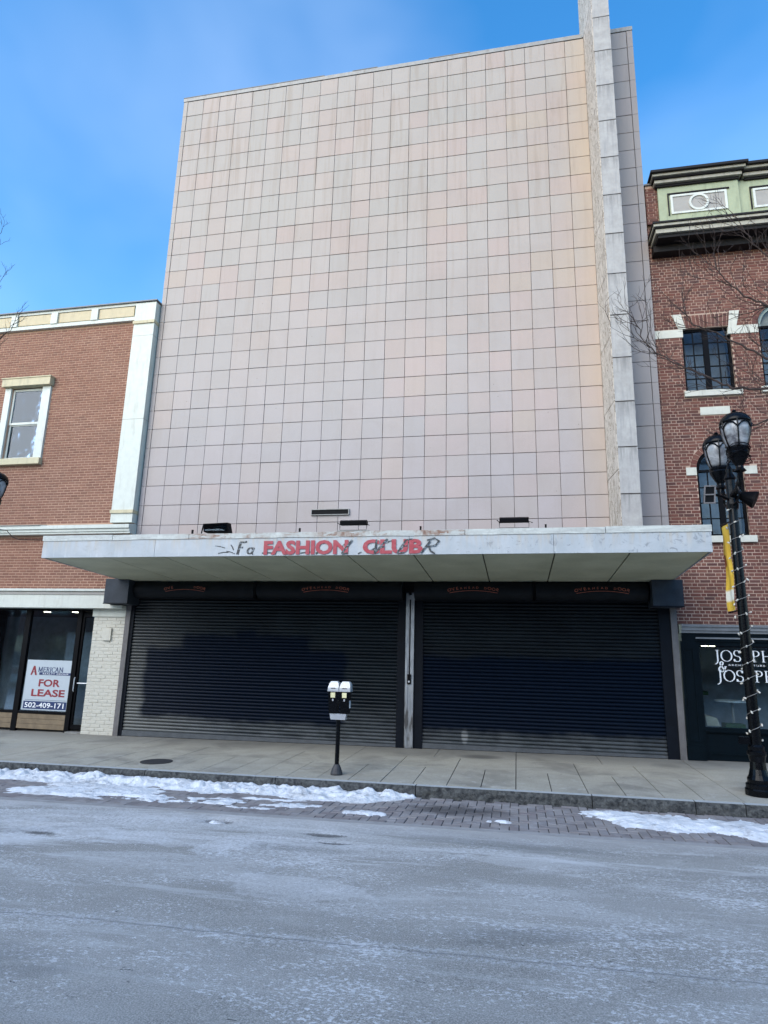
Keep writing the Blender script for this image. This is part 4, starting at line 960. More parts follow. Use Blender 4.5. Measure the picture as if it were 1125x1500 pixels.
# ------------------------------------------------------------------ right brick building
rb = thing('brick_building', 'old red brick building with green cornice and dark teal shopfront, right of the tiled building', 'building', (17, 5, 0))
RX = 21.0; YR = .10
def win_rect(x0): return (x0, x0+.99, 7.75, 9.25)
W1 = (12.72, 13.72, 7.75, 9.25); A1 = (12.79, 13.70, 4.56, 6.0); A2 = (14.28, 15.30, 7.77, 9.22)
W3 = (15.86, 16.86, 7.75, 9.25); A4 = (14.9, 15.81, 4.56, 6.0)
arch = [((A1[0]+A1[1])/2, .455, 6.0), ((A2[0]+A2[1])/2, .51, 9.22), ((A4[0]+A4[1])/2, .455, 6.0)]
ops = [W1, W3]+[(a[0], a[1], a[2], a[3]+r) for a, (c_, r, z_) in zip((A1, A2, A4), arch)]
m = MB(); wall_open(m, 12.16, RX, 2.76, 12.95, YR+.007, .4, ops)
for (c_, r, z_) in arch: arch_spandrel(m, c_, r, z_, z_+r, YR+.007, .4)
part('wall', m, 'mortR', rb)
part('wall_body', B(12.16, RX, .9, 12, 2.7, 12.6), 'room', rb)
belt = [(12.16, 12.745, 9.045, 9.235), (13.73, 14.27, 9.045, 9.235), (12.58, 12.785, 5.865, 6.035), (13.705, 13.95, 5.865, 6.035), (12.96, 13.55, 7.20, 7.375),
        (12.67, 13.82, 7.62, 7.745), (12.73, 13.80, 4.42, 4.555), (14.2, 15.4, 7.64, 7.765), (15.31, 15.85, 9.045, 9.235), (14.84, 15.9, 4.42, 4.555)]
ops_rect = [W1, W3, (A1[0], A1[1], 4.5, 6.0), (A2[0], A2[1], 7.7, 9.22), (A4[0], A4[1], 4.5, 6.0)]+belt+[(12.745, 13.72, 9.25, 9.57), (15.88, 16.86, 9.25, 9.57)]
lay_bricks(rb, 'brickR', 12.165, RX, 2.77, 11.9, YR, .05, .0690, .205, .0145, ops_rect,
           arches=[(c_, r+.13, z_) for (c_, r, z_) in arch], flemish=True, view=(12.165, 14.2, 2.7, 4.9), quota=300, seed=11)
# voussoirs
for (c_, r, z_) in arch:
    n = 15
    for i in range(n):
        a0, a1 = PI*i/n+.012, PI*(i+1)/n-.012; m = MB()
        q = [(c_+rr*math.cos(a), z_+rr*math.sin(a)) for a, rr in ((a0, r+.003), (a0, r+.122), (a1, r+.122), (a1, r+.003))]
        m.raw([(x, YR-.002, z) for x, z in q]+[(x, YR+.05, z) for x, z in q], [(0, 1, 2, 3), (4, 7, 6, 5), (0, 4, 5, 1), (1, 5, 6, 2), (2, 6, 7, 3), (3, 7, 4, 0)])
        part('arch_brick', m, 'brickR', rb)
for (a, b) in ((12.745, 13.72), (15.88, 16.86)):   # flat arch
    n = 13; w = (b-a)/n
    for i in range(n):
        lean = ((i+.5)/n-.5)*.30; m = MB(); x0, x1 = a+i*w+.005, a+(i+1)*w-.005
        m.hexa([(x0, YR-.002, 9.262), (x1, YR-.002, 9.262), (x1, YR+.05, 9.262), (x0, YR+.05, 9.262), (x0+lean*.3, YR-.002, 9.56), (x1+lean*.3, YR-.002, 9.56), (x1+lean*.3, YR+.05, 9.56), (x0+lean*.3, YR+.05, 9.56)])
        part('arch_brick', m, 'brickR', rb)
for bx in belt[:2]+belt[2:4]+[belt[8]]: part('stone_block', B(bx[0], bx[1], YR-.012, YR+.06, bx[2], bx[3]), 'stone', rb)
part('stone_plaque', B(12.96, 13.55, YR-.012, YR+.06, 7.20, 7.375), 'stone', rb)
for s, xx in ((1, 12.735), (-1, 13.73), (1, 15.87), (-1, 16.87)):
    m = MB(); m.hexa([(xx-.075, YR-.016, 9.05 if s < 0 else 9.24), (xx+.075, YR-.016, 9.05 if s < 0 else 9.24), (xx+.075, YR+.06, 9.05 if s < 0 else 9.24), (xx-.075, YR+.06, 9.05 if s < 0 else 9.24),
                      (xx-.10-s*.10, YR-.016, 9.60), (xx+.10-s*.10, YR-.016, 9.60), (xx+.10-s*.10, YR+.06, 9.60), (xx-.10-s*.10, YR+.06, 9.60)])
    part('splayed_stone', m, 'stone', rb)
for bx in (belt[5], belt[6], belt[7], belt[9], (15.8, 16.95, 7.62, 7.745)):
    part('window_sill', MB().box(bx[0], bx[1], YR-.07, YR+.12, bx[2], bx[3]), 'stone', rb)
def casement(x0, x1, z0, z1, cols2, rows, fan=None, mat='blackmat'):
    y0 = .17; fr = MB(); fw_ = .05
    fr.box(x0, x0+fw_, y0, y0+.08, z0, z1); fr.box(x1-fw_, x1, y0, y0+.08, z0, z1); fr.box(x0+fw_, x1-fw_, y0, y0+.08, z0, z0+fw_); fr.box(x0+fw_, x1-fw_, y0, y0+.08, z1-fw_, z1)
    w = part('window', fr, mat, rb)
    c_ = (x0+x1)/2
    part('mullion', B(c_-.055, c_+.055, y0+.005, y0+.07, z0+fw_, z1-fw_), mat, w)
    for (a, b) in ((x0+fw_, c_-.055), (c_+.055, x1-fw_)):
        pw = (b-a)/cols2; ph = (z1-z0-2*fw_)/rows
        g_ = MB()
        for i in range(1, cols2): g_.box(a+i*pw-.011, a+i*pw+.011, y0+.02, y0+.05, z0+fw_, z1-fw_)
        for j in range(1, rows): g_.box(a, b, y0+.022, y0+.048, z0+fw_+j*ph-.011, z0+fw_+j*ph+.011)
        part('glazing_bar', g_, mat, w)
        for i in range(cols2):
            for j in range(rows):
                tx, tz = random.uniform(-.004, .004), random.uniform(-.004, .004); m = MB()
                xa_, xb_, za_, zb_ = a+i*pw+.008, a+(i+1)*pw-.008, z0+fw_+j*ph+.008, z0+fw_+(j+1)*ph-.008
                m.raw([(xa_, y0+.035-tx-tz, za_), (xb_, y0+.035+tx-tz, za_), (xb_, y0+.035+tx+tz, zb_), (xa_, y0+.035-tx+tz, zb_)], [(0, 1, 2, 3)])
                part('pane', m, 'winglass', w)
    part('window_room', MB().box(x0-.1, x1+.1, .85, .88, z0-.1, z1+.6), 'roomwall', w)
    if fan:
        r = fan; m = MB(); fm = MB(); n = 20
        P = [(c_+r*math.cos(PI*i/n), z1+r*math.sin(PI*i/n)) for i in range(n+1)]; Q = [(c_+(r-.07)*math.cos(PI*i/n), z1+(r-.07)*math.sin(PI*i/n)) for i in range(n+1)]
        for i in range(n): fm.hexa([(Q[i][0], y0, Q[i][1]), (P[i][0], y0, P[i][1]), (P[i][0], y0+.08, P[i][1]), (Q[i][0], y0+.08, Q[i][1]), (Q[i+1][0], y0, Q[i+1][1]), (P[i+1][0], y0, P[i+1][1]), (P[i+1][0], y0+.08, P[i+1][1]), (Q[i+1][0], y0+.08, Q[i+1][1])])
        fm.box(c_-.012, c_+.012, y0+.02, y0+.06, z1+.02, z1+r-.07)
        part('fanlight_frame', fm, 'sash' if mat == 'sash' or fan > .5 else mat, w)
        m.raw([(c_, y0+.04, z1)]+[(a, y0+.04, b) for a, b in Q], [(0, i+1, i+2) for i in range(n)]); part('fanlight_pane', m, 'winglass', w)
        if fan > .5:
            q = MB(); q.raw([(c_, .3, z1)]+[(a, .3, b) for a, b in Q], [(0, i+1, i+2) for i in range(n)]); part('blind', q, 'roombeige', w)
    return w
casement(*W1, 2, 5); casement(*W3, 2, 5); casement(*A1, 2, 4, fan=.455); casement(*A4, 2, 4, fan=.455); casement(*A2, 2, 5, fan=.51)
# parapet and cornices
part('parapet_wall', B(12.17, 12.44, .01, .6, 11.9, 12.93), 'mortR', rb)
lay_bricks(rb, 'brickR', 12.165, 12.445, 11.90, 12.93, .0, .05, .069, .205, .0145, (), flemish=True, quota=0, seed=3)
part('parapet_cap', B(12.15, 12.46, -.03, .6, 12.932, 12.97), 'flash', rb)
def parapet_bay(x0, x1, yf):
    b = part('parapet_panel', B(x0, x1, yf, .5, 11.6, 12.80), 'green', rb, label='pale green parapet panel with inset frame')
    c_ = (x0+x1)/2; hw = min(.60, (x1-x0)/2-.25); z0, z1 = 12.10, 12.50
    fm = MB(); e = .05
    fm.box(c_-hw, c_+hw, yf-.025, yf-.001, z1, z1+e); fm.box(c_-hw, c_+hw, yf-.025, yf-.001, z0-e, z0); fm.box(c_-hw, c_-hw+e, yf-.025, yf-.001, z0, z1); fm.box(c_+hw-e, c_+hw, yf-.025, yf-.001, z0, z1)
    part('white_moulding', fm, 'whitewood', b)
    sh = MB(); sh.box(c_-hw-.06, c_+hw+.06, yf-.03, yf-.001, z1+e+.02, z1+e+.05); sh.box(c_-hw-.06, c_-hw-.035, yf-.03, yf-.001, z0-e-.02, z1+e+.02); part('outer_moulding', sh, 'cornice', b)
    part('taupe_field', B(c_-hw+e, c_+hw-e, yf-.006, yf-.001, z0, z1), 'taupe', b)
    rg = MB(); n = 28; R0, R1 = .165, .215; zc_ = (z0+z1)/2
    for i in range(n):
        a0, a1 = 2*PI*i/n, 2*PI*(i+1)/n; q = [(c_+R_*math.cos(a), zc_+R_*1.0*math.sin(a)) for a, R_ in ((a0, R0), (a0, R1), (a1, R1), (a1, R0))]
        rg.raw([(x, yf-.035, z) for x, z in q]+[(x, yf-.001, z) for x, z in q], [(0, 1, 2, 3), (0, 3, 7, 4), (1, 5, 6, 2)])
    part('ring_moulding', rg, 'whitewood', b)
    q = MB(); q.raw([(c_, yf-.012, zc_)]+[(c_+R0*math.cos(2*PI*i/n), yf-.012, zc_+R0*math.sin(2*PI*i/n)) for i in range(n)], [(0, i+1, (i+1) % n+1) for i in range(n)]); part('disc', q, 'taupe', b)
parapet_bay(12.42, 14.14, -.06); parapet_bay(14.143, 15.95, .02); parapet_bay(15.953, 17.7, -.06); parapet_bay(17.703, 20.9, .02)
def corn(x0, x1, yf, z0, name):
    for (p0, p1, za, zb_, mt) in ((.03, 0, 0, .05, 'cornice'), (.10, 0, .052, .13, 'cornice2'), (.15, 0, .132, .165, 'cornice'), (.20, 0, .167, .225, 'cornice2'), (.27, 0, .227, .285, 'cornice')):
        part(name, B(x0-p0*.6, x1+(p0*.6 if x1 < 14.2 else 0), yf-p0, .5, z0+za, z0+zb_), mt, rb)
corn(12.40, 14.14, -.08, 12.58+.20, 'upper_cornice')
corn(14.31, 20.9, .0, 12.58+.20, 'upper_cornice')
lowc = MB()
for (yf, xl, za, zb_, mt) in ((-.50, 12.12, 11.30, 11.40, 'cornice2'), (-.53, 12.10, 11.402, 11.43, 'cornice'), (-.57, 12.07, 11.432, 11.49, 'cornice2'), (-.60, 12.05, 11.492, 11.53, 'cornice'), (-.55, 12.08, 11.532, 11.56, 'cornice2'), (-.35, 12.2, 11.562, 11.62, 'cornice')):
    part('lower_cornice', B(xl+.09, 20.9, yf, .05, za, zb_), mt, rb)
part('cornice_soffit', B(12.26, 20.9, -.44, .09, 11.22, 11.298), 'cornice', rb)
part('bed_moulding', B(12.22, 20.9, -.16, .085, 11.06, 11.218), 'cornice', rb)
# shopfront right
part('shop_ledge', MB().sweep([(-.14, 2.70), (-.14, 2.74), (.1, 2.76), (.1, 2.58), (-.08, 2.58), (-.08, 2.63), (-.11, 2.63), (-.11, 2.70)], 12.20, RX), 'greyledge', rb)
part('shop_frieze', B(12.20, RX, -.05, .2, 2.42, 2.579), 'teal', rb)
part('frieze_moulding', B(12.46, RX, -.075, -.051, 2.47, 2.50), 'greyledge', rb)
pf = MB(); pf.box(12.17, 12.46, -.05, .3, .1, 2.419); pf_ = part('shop_pilaster', pf, 'teal', rb)
q = MB(); q.box(12.22, 12.25, -.065, -.051, .55, 2.25); q.box(12.38, 12.41, -.065, -.051, .55, 2.25); q.box(12.22, 12.41, -.065, -.051, 2.251, 2.28); q.box(12.22, 12.41, -.065, -.051, .52, .549); part('pilaster_moulding', q, 'teal', pf_)
part('pilaster_base', B(12.155, 12.48, -.075, -.0, .1, .45), 'teal', pf_)
wf = MB(); wf.box(12.46, 12.52, -.02, .1, .12, 2.419); wf.box(12.52, RX, -.02, .1, 2.34, 2.419); wf.box(12.52, RX, -.02, .1, .70, .80)
wf.box(12.52, RX, .02, .15, .12, .70); wf.box(12.52, RX, -.04, -.021, .81-.09, .745); wf.box(15.4, 15.5, -.02, .1, .8, 2.34)
js = part('shop_window', wf, 'teal', rb, label='large window of the teal shopfront')
part('shop_pane', B(12.52, 15.4, .05, .058, .80, 2.34), 'shopglass', js)
part('shop_pane', B(15.5, RX, .05, .058, .80, 2.34), 'shopglass', js)
part('stall_moulding', B(12.60, 15.3, .005, .019, .30, .33), 'teal', js)
H = .215
m, xe = serif_word('JOSEPH', 12.80, 2.045, H, .046, .125, .04, 1.10, .08); part('white_lettering', m, 'lettergreywhite', js)
m, xe = serif_word('JOSEPH', 12.82, 1.665, H, .046, .125, .04, 1.10, .08); part('white_lettering', m, 'lettergreywhite', js)
m, _ = serif_word('&', 12.855, 1.845, .20, .0455, .16, .07, .95); part('white_lettering', m, 'lettergreywhite', js)
part('white_lettering', fit_text(text_mesh('ARCHITECTURE  SINCE 1908', .004, spacing=1.35), 13.04, 14.25, 1.962, 1.995, .0455), 'lettergreywhite', js)
part('shop_room', B(12.3, RX, 3.0, 3.05, .1, 2.6), 'roomwall', rb); part('shop_ceiling', B(12.3, RX, .12, 3.0, 2.385, 2.41), 'room', rb); part('shop_floor', B(12.3, RX, .16, 3.0, .15, .18), 'room', rb); part('shop_side_wall', B(12.25, 12.3, .1, 3.0, .1, 2.5), 'roomwall', rb)
tb = thing('round_table', 'white topped round table inside the right shop window', 'table', (13.3, .9, .18)); m = MB(); m.lathe(13.3, .9, [(.33, 1.24), (.33, 1.27)], 24); part('table_top', m, 'tableclothwhite', tb); part('pedestal', MB().lathe(13.3, .9, [(.14, .18), (.03, .22), (.03, 1.24)], 12), 'taupe', tb)
one('paper_stack', MB().hexa([(12.6, .2, .81), (12.85, .2, .81), (12.85, .5, .81), (12.6, .5, .81), (12.6, .25, 1.0), (12.8, .22, .96), (12.8, .5, .96), (12.6, .5, 1.02)]), 'roombeige', 'pale stack of papers at the left corner of the right shop window', 'papers')
one('display_box', MB().box(12.95, 13.3, .2, .5, .18, .86), 'roomgreen', 'green display box on the floor inside the right shop window', 'box')
one('shelf_board', MB().box(12.32, 13.2, 2.2, 2.6, 1.30, 1.38), 'roomgreen', 'dark green shelf at the back of the right shop', 'shelf')
for i, (x, y) in enumerate(((12.86, .9), (13.02, .95))):
    o = thing('ceiling_spot', ('left' if i == 0 else 'right')+' one of two lit spots above the JOSEPH lettering', 'ceiling light', (x, y, 2.385), 'lit spots inside the right shop')
    m = MB(); m.lathe(x, y, [(.06, 2.350), (.07, 2.383)], 14); part('diffuser', m, 'lit', o); part('ring', MB().lathe(x, y, [(.075, 2.36), (.08, 2.384)], 14), 'blackmat', o)

# ------------------------------------------------------------------ parking meter
mx_, my_ = 6.07, -3.20; mz = gz(mx_, my_)
pm = thing('parking_meter', 'double headed black parking meter with silver domes on the pavement edge', 'parking meter', (mx_, my_, mz))
part('pole', MB().lathe(mx_, my_, [(.036, mz+.1), (.036, mz+.88)], 16), 'black', pm, sm=False)
part('base', MB().lathe(mx_, my_, [(.098, mz), (.098, mz+.03), (.075, mz+.10), (.045, mz+.16), (.04, mz+.165)], 16), 'iron', pm)
m = MB(); m.hexa([(mx_-.125, my_-.05, mz+.86), (mx_+.125, my_-.05, mz+.86), (mx_+.125, my_+.05, mz+.86), (mx_-.125, my_+.05, mz+.86), (mx_-.14, my_-.06, mz+.955), (mx_+.14, my_-.06, mz+.955), (mx_+.14, my_+.06, mz+.955), (mx_-.14, my_+.06, mz+.955)]); part('yoke', m, 'silver', pm)
for s in (-1, 1):
    cx = mx_+s*.098+.01
    m = MB(); z0 = mz+.957
    m.hexa([(cx-.068, my_-.065, z0), (cx+.068, my_-.065, z0), (cx+.068, my_+.065, z0), (cx-.068, my_+.065, z0), (cx-.088, my_-.08, z0+.37), (cx+.088, my_-.08, z0+.37), (cx+.088, my_+.08, z0+.37), (cx-.088, my_+.08, z0+.37)])
    hd = part('meter_head', m, 'black', pm)
    n = 14; v = []; f = []
    prof = [(.094, 0), (.094, .035), (.088, .075), (.074, .125), (.055, .142)]
    m = MB(); zz = z0+.372; P = [(cx-.094, cx+.094, zz), (cx-.092, cx+.092, zz+.04), (cx-.070, cx+.086, zz+.11), (cx-.050, cx+.060, zz+.142)]
    for (a, b, c_), (a2, b2, c2), dy0, dy1 in zip(P, P[1:], (.085, .083, .07), (.083, .07, .05)):
        m.hexa([(a, my_-dy0, c_), (b, my_-dy0, c_), (b, my_+dy0, c_), (a, my_+dy0, c_), (a2, my_-dy1, c2), (b2, my_-dy1, c2), (b2, my_+dy1, c2), (a2, my_+dy1, c2)])
    part('dome', m, 'domewhite', hd); part('dome_rim', B(cx-.096, cx+.096, my_-.09, my_+.088, z0+.352, z0+.371), 'silver', hd)
    part('display', MB().hexa([(cx-.045, my_-.0862, z0+.395), (cx+.045, my_-.0862, z0+.395), (cx+.045, my_-.080, z0+.395), (cx-.045, my_-.080, z0+.395), (cx-.03, my_-.0842, z0+.412), (cx+.03, my_-.0842, z0+.412), (cx+.03, my_-.078, z0+.412), (cx-.03, my_-.078, z0+.412)]), 'iron', hd)
    part('label_plate', B(cx-.038, cx+.038, my_-.092, my_-.082, z0+.255, z0+.335), 'yellowlabel', hd); part('coin_slot', B(cx-.012, cx+.012, my_-.088, my_-.078, z0+.20, z0+.235), 'silver', hd)
part('side_tag', B(mx_+.187, mx_+.20, my_-.05, my_+.0, mz+1.05, mz+1.17), 'signwhite', pm)

# ------------------------------------------------------------------ street lamp
LXp, LYp = 12.40, -3.10; lz = gz(LXp, LYp)
sl = thing('street_lamp', 'ornate black twin lantern street lamp wrapped in fairy lights at right', 'street lamp', (LXp, LYp, lz))
def oct_(r, z): return (r, z)
part('plinth', MB().lathe(LXp, LYp, [(.20, lz), (.20, lz+.08), (.185, lz+.10), (.185, lz+.15), (.16, lz+.17)], 16), 'black', sl)
part('base', MB().lathe(LXp, LYp, [(.155, lz+.17), (.16, lz+.22), (.13, lz+.28), (.11, lz+.36), (.10, lz+.46), (.115, lz+.54), (.13, lz+.56), (.13, lz+.60), (.105, lz+.62), (.11, lz+.67), (.085, lz+.70)], 20), 'black', sl, sm=False)
part('pole', MB().lathe(LXp, LYp, [(.078, lz+.70), (.072, lz+2.5), (.066, lz+4.25)], 18), 'black', sl)
part('pole_cap', MB().lathe(LXp, LYp, [(.085, lz+4.25), (.09, lz+4.32), (.07, lz+4.40), (.07, lz+4.72), (.09, lz+4.75), (.05, lz+4.84), (.055, lz+4.90), (.03, lz+4.95), (.01, lz+5.0)], 16), 'black', sl)
part('outlet_box', B(LXp-.22, LXp-.085, LYp-.05, LYp+.05, lz+.70, lz+.80), 'black', sl)
def lantern(cx, cy, zt):
    nk = MB(); nk.lathe(cx, cy, [(.04, zt-1.02), (.09, zt-1.0), (.055, zt-.95), (.05, zt-.92), (.09, zt-.86), (.14, zt-.76), (.155, zt-.72), (.145, zt-.70), (.16, zt-.66), (.14, zt-.63)], 20)
    L_ = part('lantern', nk, 'black', sl, label='bell shaped lantern with frosted panels')
    part('globe', MB().lathe(cx, cy, [(.125, zt-.63), (.15, zt-.58), (.19, zt-.44), (.208, zt-.32), (.205, zt-.24), (.19, zt-.20)], 24), 'lampglass', L_, sm=True)
    part('dome', MB().lathe(cx, cy, [(.225, zt-.235), (.228, zt-.20), (.20, zt-.14), (.14, zt-.085), (.06, zt-.06), (.055, zt-.05)], 24), 'black', L_, sm=True)
    part('finial', MB().lathe(cx, cy, [(.05, zt-.055), (.02, zt-.04), (.035, zt-.02), (.02, zt)], 10), 'black', L_)
    for k in range(6):
        a = 2*PI*k/6+.35; P = [(cx+r*math.cos(a), cy+r*math.sin(a), z) for r, z in ((.14, zt-.63), (.165, zt-.58), (.203, zt-.44), (.222, zt-.32), (.222, zt-.22))]
        part('rib', MB().tube(P, .011, 6), 'black', L_)
        b = 2*PI*(k+.5)/6+.35
        Q = [(cx+r*math.cos(aa), cy+r*math.sin(aa), z) for r, aa, z in ((.222, a, zt-.34), (.222, a+.25, zt-.27), (.224, b, zt-.245), (.222, a+2*PI/6-.25, zt-.27), (.222, a+2*PI/6, zt-.34))]
        part('arched_bar', MB().tube(Q, .011, 5), 'black', L_)
lantern(LXp+.01, -3.56, 5.90); lantern(LXp+.02, -2.57, 5.88)
part('arm', MB().tube([(LXp, LYp, lz+4.45), (LXp+.02, -3.30, lz+4.50), (LXp+.01, -3.49, lz+4.60), (LXp+.01, -3.56, lz+4.76)], [.05, .045, .04, .045], 10), 'black', sl)
part('arm', MB().tube([(LXp, LYp, lz+4.45), (LXp-.02, -2.85, lz+4.50), (LXp+.02, -2.64, lz+4.60), (LXp+.02, -2.57, lz+4.76)], [.05, .045, .04, .045], 10), 'black', sl)
part('scroll', MB().tube([(LXp, -3.15, lz+4.3), (LXp, -3.35, lz+4.32), (LXp, -3.48, lz+4.42), (LXp, -3.44, lz+4.52), (LXp, -3.36, lz+4.48)], .018, 7), 'black', sl)
part('scroll', MB().tube([(LXp, -3.05, lz+4.3), (LXp, -2.85, lz+4.32), (LXp, -2.72, lz+4.42), (LXp, -2.76, lz+4.52), (LXp, -2.84, lz+4.48)], .018, 7), 'black', sl)
part('banner_arm', MB().tube([(LXp, LYp, 4.22), (LXp-.06, -2.62, 4.24)], .012, 6), 'black', sl); part('banner_arm', MB().tube([(LXp, LYp, 2.82), (LXp-.06, -2.64, 2.80)], .012, 6), 'black', sl)
llx = -1.99
l2 = copy_thing(sl, (llx, -3.05, gz(llx, -3.05)), 'twin lantern street lamp whose lantern just shows at the left frame edge')
sl['group'] = l2['group'] = 'street lamps along the kerb'

# banner
n, k2 = 26, 8; v = []
for i in range(n+1):
    z = 4.20-i/n*1.38
    for j in range(k2+1):
        y = -3.02+j/k2*.36+.012*math.sin(i*.22)-.05*math.exp(-((i-13)/4)**2)*j/k2
        x = LXp-.070+.016*math.sin(j*.9+i*.16)+.006*math.sin(i*.5)
        v.append((x, y, z-.004*j*(1 if i < 3 else 0)))
m = MB(); m.raw(v, [(i*(k2+1)+j, i*(k2+1)+j+1, (i+1)*(k2+1)+j+1, (i+1)*(k2+1)+j) for i in range(n) for j in range(k2)])
bn = one('banner', m, 'banner', 'yellow cloth banner hanging edge on beside the lamp post', 'banner', sm=True)
# devices
pf_ = thing('flood_light', 'small grey framed floodlight bolted below the left lantern', 'floodlight', (11.98, -3.3, 4.55))
m = MB(); m.hexa([(11.90, -3.42, 4.44), (12.04, -3.42, 4.44), (12.06, -3.26, 4.48), (11.92, -3.26, 4.48), (11.94, -3.40, 4.70), (12.07, -3.40, 4.70), (12.10, -3.26, 4.72), (11.96, -3.26, 4.72)]); part('housing', m, 'blackmat', pf_)
m = MB()
for (a, b, c_, d_) in ((11.885, 11.905, 4.44, 4.70), (12.035, 12.055, 4.44, 4.70)): m.hexa([(a, -3.44, c_), (b, -3.44, c_), (b, -3.425, c_), (a, -3.425, c_), (a+.035, -3.42, d_), (b+.035, -3.42, d_), (b+.035, -3.405, d_), (a+.035, -3.405, d_)])
m.box(11.885, 12.06, -3.442, -3.427, 4.425, 4.445); m.box(11.905, 12.07, -3.435, -3.42, 4.56, 4.58); m.box(11.92, 12.09, -3.425, -3.41, 4.70, 4.72); part('guard', m, 'channelgrey', pf_)
part('bracket', MB().tube([(12.08, -3.32, 4.6), (12.25, -3.2, 4.58), (12.36, -3.12, 4.55)], .02, 6), 'blackmat', pf_)
pg = thing('flood_light', 'black cone shaped floodlight bolted right of the lamp post top', 'floodlight', (12.6, -3.2, 4.5))
m = MB(); m.lathe(0, 0, [(.05, 0), (.07, .04), (.13, .2), (.14, .24)], 16)
rm = Matrix.Translation((12.50, -3.15, 4.62)) @ Matrix.Rotation(math.radians(118), 4, 'Y') @ Matrix.Rotation(math.radians(20), 4, 'X'); m.v = [tuple(rm @ Vector(p)) for p in m.v]; part('housing', m, 'blackmat', pg)
part('bracket', MB().tube([(12.42, -3.1, 4.55), (12.52, -3.14, 4.62)], .022, 6), 'blackmat', pg)
# fairy lights
fl = thing('fairy_lights', 'string of small white bulbs wound round the lamp post', 'fairy lights', (LXp, LYp, lz+.7))
P = []
for i in range(420):
    a = i*.22; z = lz+.75+i/420*3.5; rr = .078+.012*(1+noise.noise(Vector((i*.1, 0, 0)))); P.append((LXp+rr*math.cos(a), LYp+rr*math.sin(a), z+.03*noise.noise(Vector((i*.05, 9, 0)))))
part('wire', MB().tube(P, .004, 4), 'coping', fl)
Pl = []
for i in range(90):
    a = i*.5; rr = .165+.012*math.sin(i*1.7); Pl.append((LXp+.01+rr*math.cos(a), -3.56+rr*math.sin(a), 5.14+.12*math.sin(i*.37)+.0008*i))
part('wire', MB().tube(Pl, .006, 4), 'blackmat', fl, label='bundle of wire wound under the near lantern')
bm = MB().lathe(0, 0, [(.004, -.028), (.013, -.02), (.014, .0), (.009, .018), (.003, .022)], 8).mesh('bulb'); bm.materials.append(MT['bulb'])
for i in range(58):
    k = int((i+.5+random.uniform(-.4, .4))/58*419); p = Vector(P[k]); d_ = Vector((p.x-LXp, p.y-LYp, 0)).normalized()
    o = part('bulb', bm, 'bulb', fl, loc=tuple(p+d_*.016)); o.rotation_euler = (random.uniform(-1.2, 1.2), random.uniform(-1.2, 1.2), 0)

# ------------------------------------------------------------------ bare trees
def tree(name, label, trunk, limbs, seed, twigs=5, tw=.5):
    rnd = random.Random(seed); t_ = thing(name, label, 'tree', trunk[0], 'bare street trees')
    part('trunk', MB().tube(trunk, [.13, .12, .11, .10, .085][:len(trunk)], 10), 'bark', t_)
    for L in limbs:
        pts = [Vector(p) for p in L]; fine = []
        for a, b in zip(pts, pts[1:]):
            for k in range(6): fine.append(a.lerp(b, k/6)+Vector((rnd.uniform(-1, 1), rnd.uniform(-1, 1), rnd.uniform(-1, 1)))*.022)
        fine.append(pts[-1]); n = len(fine); m = MB(); r0 = .034 if len(L) > 3 else .02
        m.tube(fine, [r0*(1-i/n)**1.1+.004 for i in range(n)], 6)
        def twig(p, d, l, r, depth):
            q = [p]; c_ = p.copy(); dd = d.normalized(); s = 5
            for k in range(s):
                dd = (dd+Vector((rnd.uniform(-.3, .3), rnd.uniform(-.35, .35), rnd.uniform(-.15, .28)))).normalized(); c_ = c_+dd*l/s; q.append(c_.copy())
                if depth > 0 and k > 0 and rnd.random() < .65: twig(c_.copy(), dd+Vector((rnd.uniform(-.8, .8), rnd.uniform(-.8, .8), rnd.uniform(-.4, .8))), l*.55, r*.6, depth-1)
            m.tube(q, [r*(1-k/(s+1))+.0015 for k in range(s+1)], 4)
        for i in range(3, n-1):
            if rnd.random() < twigs/10: 
                d = (fine[i+1]-fine[i-1]).normalized(); side = Vector((rnd.uniform(-.7, .7), rnd.uniform(-.8, .8), rnd.uniform(-.5, .9)))
                twig(fine[i].copy(), d+side, rnd.uniform(.6, 1.2)*tw, .0065, 2)
        twig(fine[-1], fine[-1]-fine[-3], tw*.7, .005, 2)
        part('branch', m, 'bark', t_)
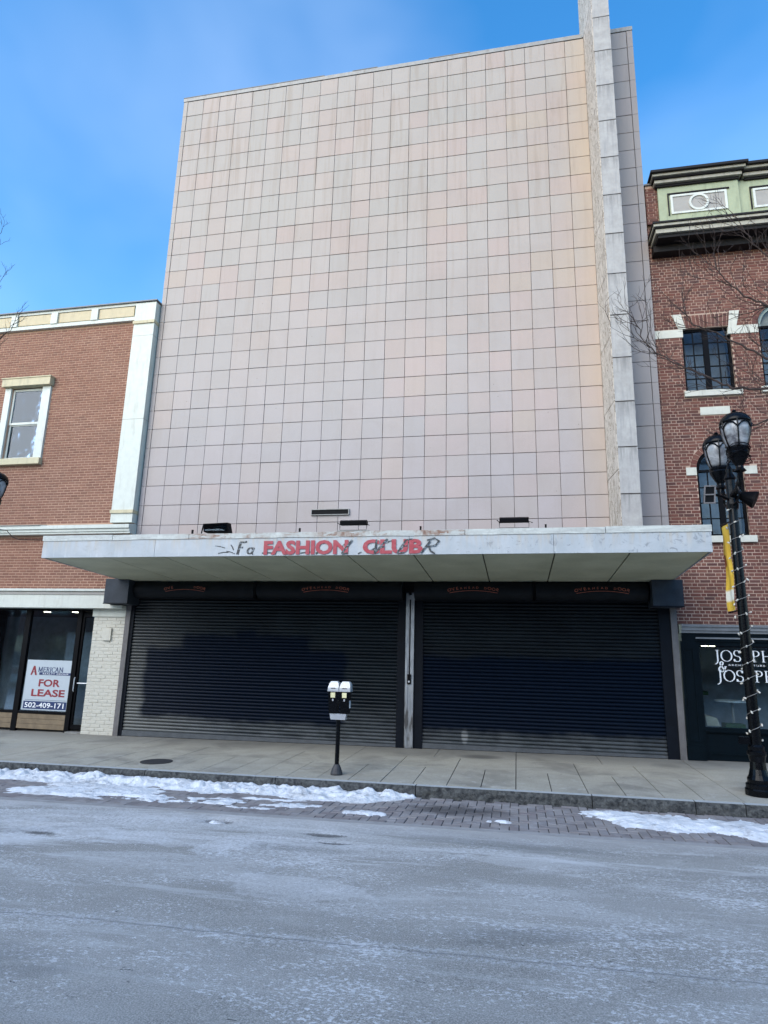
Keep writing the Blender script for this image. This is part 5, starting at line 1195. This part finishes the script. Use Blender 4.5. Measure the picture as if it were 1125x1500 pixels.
tree('bare_tree', 'leafless street tree whose branches reach in from the right edge', [(16.6, -2.6, .2), (16.55, -2.55, 2.0), (16.5, -2.5, 3.8), (16.4, -2.45, 5.4)],
     [[(16.4, -2.45, 5.3), (15.4, -2.3, 6.2), (14.2, -2.1, 6.85), (13.5, -2.0, 6.87), (12.95, -2.0, 6.92), (12.47, -2.0, 7.2), (11.9, -2, 7.54), (11.55, -2, 7.85), (11.35, -2, 8.35)],
      [(16.4, -2.45, 5.4), (15.3, -2.2, 6.7), (14.2, -2.0, 7.3), (13.6, -1.9, 7.5), (13.0, -1.9, 7.95), (12.4, -1.9, 8.3), (12.0, -1.9, 8.9)],
      [(16.4, -2.45, 5.4), (15.6, -2.1, 7.1), (14.4, -2.0, 8.1), (13.7, -2.0, 8.5), (13.3, -2.0, 8.75), (12.95, -2.0, 9.2), (12.75, -2, 9.6)],
      [(16.4, -2.45, 5.4), (16.0, -2.3, 7.4), (14.9, -2.0, 8.6), (14.1, -1.9, 9.2), (13.6, -1.9, 9.9), (13.3, -1.9, 10.6)],
      [(15.4, -2.3, 6.2), (14.5, -2.4, 6.55), (13.8, -2.5, 6.35), (13.1, -2.5, 6.0), (12.8, -2.5, 5.9)],
      [(15.3, -2.2, 6.7), (14.6, -1.8, 8.1), (14.0, -1.7, 8.7), (13.3, -1.6, 8.55)]], 4, 5.5, .75)
tree('bare_tree', 'leafless street tree whose twig tips show at the left edge', [(-6.2, -3.0, 0), (-6.1, -3.0, 2.2), (-5.9, -2.9, 4.6), (-5.7, -2.8, 6.4)],
     [[(-5.7, -2.8, 6.4), (-4.6, -2.5, 7.6), (-3.6, -2.3, 8.4), (-2.9, -2.2, 9.0), (-2.55, -2.2, 9.35)], [(-5.7, -2.8, 6.4), (-4.6, -2.6, 8.4), (-3.5, -2.6, 9.6), (-2.7, -2.6, 10.3)],
      [(-5.7, -2.8, 6.4), (-4.4, -2.8, 7.4), (-3.2, -2.8, 8.1), (-2.3, -2.8, 8.45)], [(-5.7, -2.8, 6.4), (-4.9, -2.6, 9.2), (-3.7, -2.6, 10.8), (-2.95, -2.6, 11.6)]], 9, 4, .5)

# ------------------------------------------------------------------ building across the street (unseen behind the camera, added for the glass to reflect)
ob = thing('brick_building', 'plain two storey brick building across the street, added for the shop glass to mirror', 'building', (4, -24, 0))
OY = -23.0
opsO = [(x, x+1.3, z, z+h) for x in range(-24, 36, 3) for z, h in ((.8, 1.9), (4.3, 1.9))]
m = MB(); wall_open(m, -26, 38, -.1, 7.6, OY-.3, OY, opsO); part('wall', m, 'brickR', ob); part('body', B(-26, 38, OY-8, OY-.6, -.1, 7.5), 'room', ob); part('roof', B(-26, 38, OY-8, OY+.1, 7.61, 7.8), 'flash', ob)
for x0, x1, z0, z1 in opsO:
    w = part('window', B(x0+.05, x1-.05, OY-.2, OY-.16, z0+.05, z1-.05), 'winglass', ob); part('sill', B(x0-.05, x1+.05, OY-.1, OY+.05, z0-.12, z0-.002), 'stone', w)
part('pavement', B(-26, 38, OY, OY+3.2, -.1, .16), 'slab', ob)
